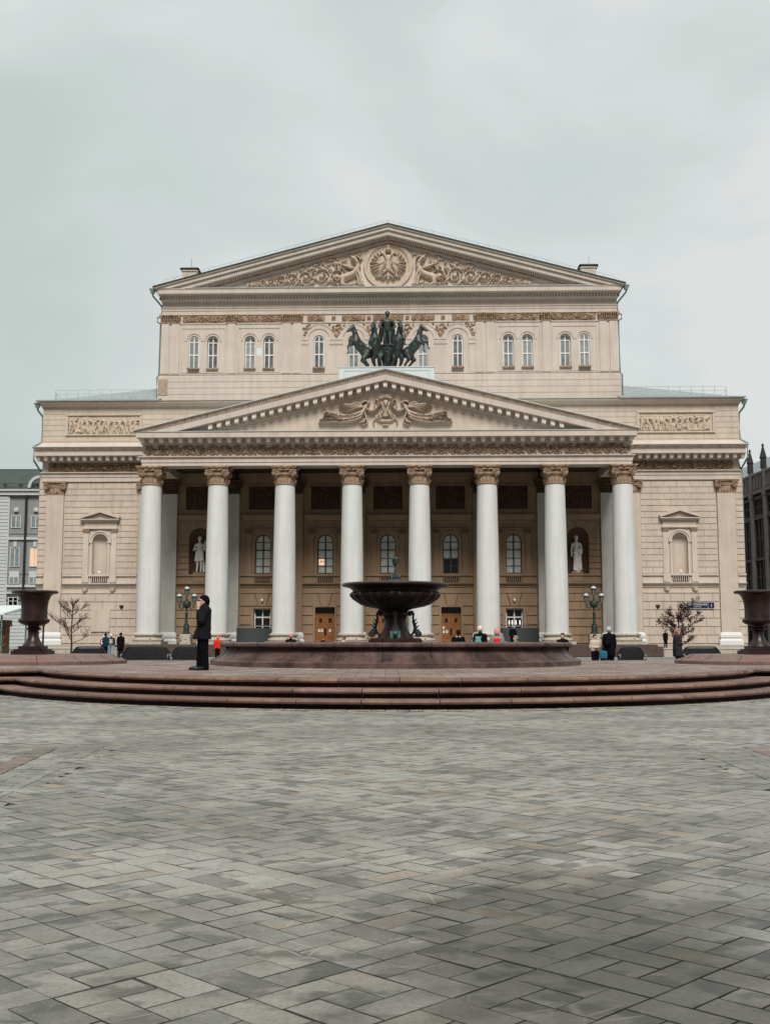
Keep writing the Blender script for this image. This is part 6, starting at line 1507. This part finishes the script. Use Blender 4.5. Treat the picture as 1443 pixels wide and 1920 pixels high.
# ================================================================== PEOPLE
SKIN = mat('skin', (.52, .30, .22), .6, .05, 10); 
def cloth(name, col, r=.95): return mat(name, col, r, .12, 12, spec=.04)
CBLK = cloth('black_cloth', (.006, .006, .008)); CJEAN = cloth('blue_jeans_cloth', (.20, .32, .38)); CHAIR = cloth('dark_hair', (.02, .013, .01))
def person(loc, rz, H, coat, trousers, hat, lab, hem=.95, pose='stand', pack=None, group=None, res=.025, scarf=None, hood=False):
    """H metres tall figure facing +x, feet at z 0; body one continuous mesh, clothing its children"""
    s = H/1.75; root = empty('person', loc, rz, label=lab, cat='person', group=group); root.scale = (s, s, s)
    sit = pose == 'sit'; hz = .50 if sit else .92; dz = hz-.92
    def c(a, b, ra, rb): return ('c', a, b, ra, rb)
    legs = []
    for q, y in ((1, .10), (-1, -.10)):
        if sit: legs += [c((0, y, .50), (.42, y*1.3, .50), .085, .065), c((.42, y*1.3, .50), (.44, y*1.3, .08), .06, .042), c((.44, y*1.3, .05), (.58, y*1.4, .04), .045, .035)]
        else:
            st = .10*q if pose == 'walk' else .02*q
            legs += [c((0, y, .90), (st*.8+.02, y, .50), .088, .062), c((st*.8+.02, y, .50), (st*1.6-.01, y, .08), .06, .042), c((st*1.6-.01, y, .05), (st*1.6+.14, y*1.2, .035), .045, .035)]
    if pose == 'phone': arms = [((0, .19, 1.42+dz), (.06, .24, 1.16+dz), (.19, .10, 1.42+dz)), ((0, -.19, 1.42+dz), (-.02, -.23, 1.15+dz), (.10, -.20, .95+dz))]
    elif pose == 'fold': arms = [((0, q*.19, 1.42+dz), (.0, q*.24, 1.16+dz), (.20, q*.04, 1.14+dz)) for q in (1, -1)]
    else: arms = [((0, q*.19, 1.42+dz), (-.02, q*.24, 1.14+dz), (.10 if sit else .05, q*.20, .90+dz)) for q in (1, -1)]
    tors = [c((0, 0, .95+dz), (0, 0, 1.15+dz), .135, .13), c((0, 0, 1.15+dz), (0, 0, 1.36+dz), .13, .15), ('e', (0, 0, 1.38+dz), (.12, .21, .11))]
    head = [c((0, 0, 1.45+dz), (.02, 0, 1.55+dz), .06, .055), ('e', (.02, 0, 1.65+dz), (.095, .076, .115)), ('e', (-.01, 0, 1.67+dz), (.10, .08, .09)), c((.105, 0, 1.645+dz), (.125, 0, 1.63+dz), .016, .018), ('e', (.075, 0, 1.575+dz), (.04, .045, .035)), ('e', (.01, .082, 1.64+dz), (.02, .012, .03)), ('e', (.01, -.082, 1.64+dz), (.02, .012, .03))]
    arm_p, hands = [], []
    for a, b, d in arms:
        arm_p += [c(a, b, .052, .042), c(b, d, .04, .028)]
        v = Vector(d)-Vector(b); v.normalize(); e_ = Vector(d)+v*.07; hands += [c(d, tuple(e_), .034, .036)]
        sd = v.cross(Vector((0, 0, 1))); sd = sd.normalized() if sd.length > .1 else Vector((0, 1, 0))
        if res < .02:
            for k in range(4):
                p0 = e_+sd*(.024*(k-1.5)); p1 = p0+v*.045+Vector((0, 0, 0)); p2 = p1+v*.02-Vector((.018, 0, 0)); hands += [('c', tuple(p0), tuple(p1), .010, .009, {'k': .008}), ('c', tuple(p1), tuple(p2), .009, .008, {'k': .008})]
            hands += [('c', tuple(Vector(d)+sd*.03+v*.02), tuple(Vector(d)+sd*.055+v*.06), .012, .010, {'k': .008})]
    blob('body', legs+arm_p+tors+head+hands, res, SKIN, root, k=.03)
    g_ = .028
    tp = [(p[0], p[1], p[2], p[3]+g_*.8, p[4]+g_*.9) for p in legs if p[2][2] > .06 and p[1][2] > .06]+[('e', (0, 0, hz), (.16, .19, .14))]
    blob('trousers', tp, res, trousers, root, k=.035)
    sh = [(p[0], p[1], p[2], p[3]+.015, p[4]+.015) for p in legs if p[1][2] < .06]; blob('shoes', sh, res, CBLK, root, k=.02)
    lo = hem+dz if not sit else .48
    cp = [c((0, .07, 1.32+dz), (-.01, .10, lo+.1), .165, .15), c((0, -.07, 1.32+dz), (-.01, -.10, lo+.1), .165, .15), ('e', (0, 0, 1.40+dz), (.15, .235, .12)), c((0, 0, 1.44+dz), (.01, 0, 1.50+dz), .085, .08)]
    for a, b, d in arms: cp += [c(a, b, .085, .07), c(b, tuple(Vector(b).lerp(Vector(d), .93)), .068, .052)]
    if not sit and hem < .9: cp += [c((-.02, y, .95), (-.03, y*1.2, hem+.08), .15, .13) for y in (.09, -.09)]
    cp = [p for p in cp]+[('e', (0, 0, lo-.22), (.6, .6, .22), {'cut': 1, 'k': .02})]
    blob('coat', cp, res, coat, root, k=.04)
    if hat is not None:
        hp = [('e', (-.015, 0, 1.715+dz), (.115, .098, .085)), ('e', (-.035, 0, 1.66+dz), (.105, .10, .085))]
        if hood: hp += [('e', (-.05, 0, 1.62+dz), (.12, .115, .13))]
        hp += [('e', (.125, 0, 1.60+dz), (.075, .075, .075), {'cut': 1, 'k': .02})]
        if hood == 'point': hp += [c((-.02, 0, 1.75+dz), (-.04, 0, 1.83+dz), .06, .02)]
        blob('hat' if hat not in (CHAIR,) else 'hair', hp, res, hat, root, k=.03)
    if scarf: blob('scarf', [c((-.06, y, 1.47+dz), (.07, y*.6, 1.46+dz), .06, .06) for y in (.06, -.06)], res, scarf, root, k=.03)
    if pack:
        blob('backpack', [c((-.19, 0, 1.10+dz), (-.19, 0, 1.30+dz), .115, .10), ('e', (-.2, 0, 1.15+dz), (.09, .15, .16)), c((-.27, 0, 1.08+dz), (-.27, 0, 1.16+dz), .06, .06)]+[c((-.10, q*.11, 1.42+dz), (-.2, q*.1, 1.33+dz), .025, .025) for q in (1, -1)], res, pack, root, k=.03)
    return root
# the man in black, close to the camera, seen from his left side
mp = empty('person', (-4.49, 27.95, .522), R(180+20), label='man in black coat, beanie and glasses holding a phone to his face on the platform', cat='person')
def mc(a, b, ra, rb, **k): return ('c', a, b, ra, rb, k) if k else ('c', a, b, ra, rb)
legs = [mc((0, .10, .92), (.0, .11, .50), .095, .065), mc((.0, .11, .50), (-.04, .12, .09), .062, .042), mc((-.04, .12, .05), (.15, .16, .038), .048, .036),
        mc((0, -.10, .92), (.03, -.11, .50), .095, .065), mc((.03, -.11, .50), (.05, -.12, .09), .062, .042), mc((.05, -.12, .05), (.24, -.13, .038), .048, .036)]
tors = [mc((0, 0, .98), (0, 0, 1.18), .14, .135), mc((0, 0, 1.18), (-.01, 0, 1.40), .135, .155), ('e', (-.01, 0, 1.44), (.13, .215, .11)), mc((-.01, 0, 1.50), (.02, 0, 1.60), .06, .056)]
hd = [('e', (.035, 0, 1.685), (.098, .077, .118)), ('e', (.0, 0, 1.70), (.10, .082, .09)), mc((.130, 0, 1.70), (.155, 0, 1.665), .010, .017, k=.012), ('e', (.085, 0, 1.60), (.045, .048, .035)), ('e', (.118, 0, 1.632), (.018, .028, .009), {'k': .01}), ('e', (.118, 0, 1.618), (.017, .026, .009), {'k': .01}),
      ('e', (.11, .032, 1.712), (.016, .016, .012), {'k': .01}), ('e', (.11, -.032, 1.712), (.016, .016, .012), {'k': .01}), ('e', (.01, .085, 1.67), (.022, .012, .032), {'k': .01}), ('e', (.01, -.085, 1.67), (.022, .012, .032), {'k': .01})]
aA = ((-.01, .20, 1.46), (.10, .26, 1.20), (.165, .115, 1.49)); aB = ((-.01, -.20, 1.46), (-.03, -.25, 1.17), (.10, -.235, .97))
arms = [mc(aA[0], aA[1], .055, .045), mc(aA[1], aA[2], .042, .030), mc(aB[0], aB[1], .055, .045), mc(aB[1], aB[2], .042, .030)]
hnd = [mc((.165, .115, 1.49), (.15, .095, 1.565), .030, .036, k=.02)]
for k in range(4):
    x0 = .178-k*.020; z0 = 1.585-k*.002; ln_ = [.040, .046, .044, .034][k]
    hnd += [mc((x0, .088, z0), (x0+.004, .072, z0+ln_), .0095, .0085, k=.008), mc((x0+.004, .072, z0+ln_), (x0-.004, .056, z0+ln_+.018), .0085, .0075, k=.008)]
hnd += [mc((.135, .085, 1.54), (.168, .060, 1.560), .012, .010, k=.008), mc((.168, .060, 1.560), (.178, .05, 1.592), .010, .009, k=.008)]
hnd += [mc((.10, -.235, .97), (.12, -.235, .90), .030, .034, k=.02)]+[mc((.145-k*.018, -.235, .875), (.15-k*.016, -.228, .825), .009, .008, k=.008) for k in range(4)]+[mc((.12, -.21, .92), (.15, -.20, .88), .011, .009, k=.008)]
blob('body', legs+tors+hd+arms+hnd, .0085, SKIN, mp, k=.03)
blob('trousers', [mc((0, .10, .92), (.0, .11, .52), .125, .10), mc((.0, .11, .52), (-.04, .12, .07), .098, .092), mc((0, -.10, .92), (.03, -.11, .52), .125, .10), mc((.03, -.11, .52), (.05, -.12, .07), .098, .092), ('e', (0, 0, .93), (.17, .2, .15))]+[mc((x, y, z), (x+.05, y*.8, z-.05), .012, .008) for x, y, z in [(.09, .1, .6), (.07, .11, .3), (.1, -.11, .55), (.12, -.12, .28)]], .012, cloth('black_trouser_cloth', (.005, .005, .007)), mp, k=.03)
blob('shoe', [mc((-.06, .115, .055), (.16, .16, .045), .062, .048), mc((.17, .16, .035), (.21, .165, .03), .04, .03)], .01, mat('black_leather_shoe', (.012, .013, .017), .35, .1, 9), mp, k=.03)
blob('shoe', [mc((.03, -.12, .055), (.25, -.13, .045), .062, .048), mc((.26, -.13, .035), (.30, -.13, .03), .04, .03)], .01, mat('black_leather_shoe', (.012, .013, .017)), mp, k=.03)
coat = [mc((0, .08, 1.38), (-.01, .09, 1.02), .170, .155), mc((0, -.08, 1.38), (-.01, -.09, 1.02), .170, .155), mc((0, .08, 1.02), (-.01, .11, .78), .155, .165), mc((0, -.08, 1.02), (-.01, -.11, .78), .155, .165), mc((.05, 0, 1.0), (.17, .02, .80), .13, .10), ('e', (-.02, 0, 1.46), (.165, .25, .12)), mc((-.02, 0, 1.50), (.01, 0, 1.575), .095, .085), mc((-.04, .03, 1.55), (-.04, -.03, 1.55), .08, .08),
        mc(aA[0], aA[1], .095, .08), mc(aA[1], (.155, .135, 1.44), .078, .058), mc(aB[0], aB[1], .095, .078), mc(aB[1], (.09, -.235, 1.0), .075, .058), mc((.12, .05, 1.42), (.165, .03, 1.0), .02, .02), mc((.155, -.13, .96), (.19, -.02, .95), .018, .018), ('e', (0, 0, .52), (.7, .7, .25), {'cut': 1, 'k': .015})]
blob('coat', coat, .012, mat('black_coat_cloth', (.010, .0095, .012), .9, .3, 7, bump=1.0, bscale=5, spec=.08), mp, k=.035)
blob('beanie', [('e', (-.01, 0, 1.765), (.118, .102, .085)), ('e', (-.035, 0, 1.70), (.112, .104, .09)), mc((-.10, 0, 1.62), (-.03, 0, 1.60), .04, .05), ('e', (.14, 0, 1.655), (.075, .11, .085), {'cut': 1, 'k': .02})], .011, CBLK, mp, k=.03)
mb = MB(); mb.box(.055, .125, .090, .098, 1.60, 1.73)
blob('glasses', [mc((.135, q*.012, 1.713), (.135, q*.055, 1.713), .014, .014) for q in MIR]+[mc((.13, q*.058, 1.715), (.03, q*.088, 1.712), .005, .004) for q in MIR], .006, CBLK, mp, k=.005)
ph = MB(); ph.box(-.006, .006, -.035, .035, -.07, .07); po = ph.build('phone', mat('pale_phone', (.65, .65, .66), .25, 0), None, loc=(0, 0, 0))
m4 = Matrix.Translation(Vector((-4.49, 27.95, .522))) @ Matrix.Rotation(R(200), 4, 'Z'); po.location = m4 @ Vector((.142, .052, 1.62)); po.rotation_euler = (R(10), R(18), R(200+70)); tag(po, 'pale mobile phone held at the face of the man in black', 'phone')
# group of four walking far left in front of the building
GP = 'passers-by left of the portico'
person((-21.1, 84.8, 0), R(80), 1.55, cloth('red_coat', (.42, .02, .025)), CBLK, cloth('white_hat', (.6, .6, .6)), 'person in a red coat and white hat, leftmost of the group by the left wing', group=GP, pack=cloth('cream_bag', (.6, .58, .5)))
person((-20.5, 83.0, 0), R(60), 1.72, cloth('blue_coat', (.008, .035, .075)), CBLK, CBLK, 'person in a blue coat and dark hat in the group by the left wing', group=GP, hem=.75)
person((-19.95, 82.4, 0), R(100), 1.66, cloth('charcoal_jacket', (.03, .028, .03)), CJEAN, cloth('white_hat', (.6, .6, .6)), 'person in a dark jacket, pale jeans and white hat', group=GP, pose='walk', pack=cloth('grey_straps', (.35, .35, .37)))
person((-19.3, 82.6, 0), R(85), 1.76, CBLK, CBLK, CHAIR, 'tall dark-haired person in a long black coat, rightmost of the group by the left wing', group=GP, hem=.55)
# child in bright red
person((-9.4, 63.5, .12), R(80), 1.33, cloth('bright_red_jacket', (.62, .028, .016)), CBLK, cloth('orange_hat', (.85, .16, .03)), 'child in a bright red jacket and orange hat beside the basin', hem=.85, pose='fold')
# people behind the basin
BG = 'people behind the fountain basin'
person((2.80, 43.2, 0), R(88), 1.62, CBLK, CBLK, CHAIR, 'person with dark hair in a black coat in front of the right wooden door', group=BG, scarf=cloth('beige_scarf', (.5, .38, .3)))
person((3.62, 43.0, 0), R(60), 1.75, CBLK, CBLK, cloth('cream_hat', (.62, .58, .5)), 'person in black with a cream hat and a pale blue backpack behind the basin', group=BG, pack=cloth('pale_blue_backpack', (.14, .27, .31)))
person((4.22, 42.6, 0), R(88), 1.66, cloth('grey_jacket', (.22, .22, .21)), CBLK, cloth('pink_hat', (.55, .24, .23)), 'person in grey jacket, pointed pink hat and red backpack behind the basin', group=BG, pack=cloth('red_backpack', (.75, .012, .02)), hood='point')
person((9.98, 88.2, .6), R(90), 1.75, CBLK, CBLK, cloth('grey_hat_dark', (.25, .25, .25)), 'person in black standing before the lit ground floor window', group=BG)
person((5.15, 44.6, 0), R(200), 1.40, cloth('grey_olive_jacket', (.18, .17, .15)), CBLK, cloth('grey_knit_hat', (.22, .21, .2)), 'small person in a grey-olive jacket and knit hat low behind the basin', group=BG)
person((7.0, 44.6, 0), R(250), 1.50, CBLK, CBLK, CHAIR, 'dark-haired person in black low behind the right end of the basin', group=BG)
person((-4.05, 48.6, 0), R(100), 1.50, CBLK, CBLK, cloth('pink_hat', (.55, .24, .23)), 'person in black with a pink hat low in front of the third column', group=BG)
person((-4.85, 88.6, .45), R(-90), 1.25, CBLK, CBLK, CHAIR, 'dark-haired person sitting on the steps before the left wooden door', pose='sit', group=BG)
person((-1.9, 52, 0), R(170), 1.42, cloth('beige_jacket', (.45, .36, .27)), CBLK, cloth('brown_hair', (.16, .08, .05)), 'brown-haired person in beige low behind the basin left of the bowl stem', group=BG)
# right side
person((9.2, 46.4, 0), R(60), 1.76, CBLK, CBLK, cloth('light_grey_beanie', (.42, .44, .44)), 'person in a black coat, light grey beanie and dark rucksack right of the basin', hem=.6, pack=CBLK)
person((8.72, 47.0, 0), R(-75), 1.46, cloth('beige_coat', (.50, .42, .34)), CBLK, CHAIR, 'dark-haired person in a beige coat facing the camera right of the basin', pose='fold')
b_ = person((8.75, 45.4, 0), R(80), .95, cloth('sky_blue_jacket', (.025, .12, .21)), CBLK, CBLK, 'small child in a sky blue jacket right of the basin')
person((12.0, 46.4, 0), R(10), 1.68, cloth('dark_grey_parka', (.028, .028, .03)), CBLK, cloth('dusty_pink_hat', (.36, .15, .14)), 'person in a dark parka and dusty pink hat beside the right plinth', hem=.6, pose='fold', scarf=cloth('wine_scarf', (.12, .03, .03)))
person(thing_at(23.3, 2.0, .5)[:2]+(.62,), R(-70), 1.42, CBLK, CBLK, CHAIR, 'person in a black coat by the right wing wall left of the leafy tree', hem=.75)

# ---- masses that repeat left / right or bay by bay become one part each
def split(o, key):
    me = o.data; g = {}
    for p in me.polygons: g.setdefault(key(p.center), []).append(p.index)
    if len(g) < 2: return
    vs = [v.co.copy() for v in me.vertices]; polys = [tuple(p.vertices) for p in me.polygons]
    for k in sorted(g):
        used = {}; nv = []; nf = []
        for i in g[k]:
            f = []
            for v in polys[i]:
                if v not in used: used[v] = len(nv); nv.append(vs[v])
                f.append(used[v])
            nf.append(f)
        m2 = bpy.data.meshes.new(o.name); m2.from_pydata(nv, [], nf); m2.materials.append(me.materials[0])
        c = bpy.data.objects.new(o.name.split('.')[0], m2); COL.objects.link(c); c.parent = o.parent; c.location = o.location
    bpy.data.objects.remove(o)
for o in [q for q in COL.objects if q.parent == th]:
    n_ = o.name.split('.')[0]
    if n_ in ('wing_block_masonry', 'wing_belt_course', 'attic_masonry', 'wing_entablature', 'cornice_flashing', 'aedicule', 'blind_niche', 'statue_niche', 'granite_plinth_wall', 'wing_roof_side'): split(o, lambda c: c.x > 0)
    elif n_ in ('portico_wall_trim', 'portico_block_masonry', 'portico_belt_course'): split(o, lambda c: round(c.x/5.62))
    elif n_ in ('small_capital', 'wall_lamp'): split(o, lambda c: round(c.x/1.25))
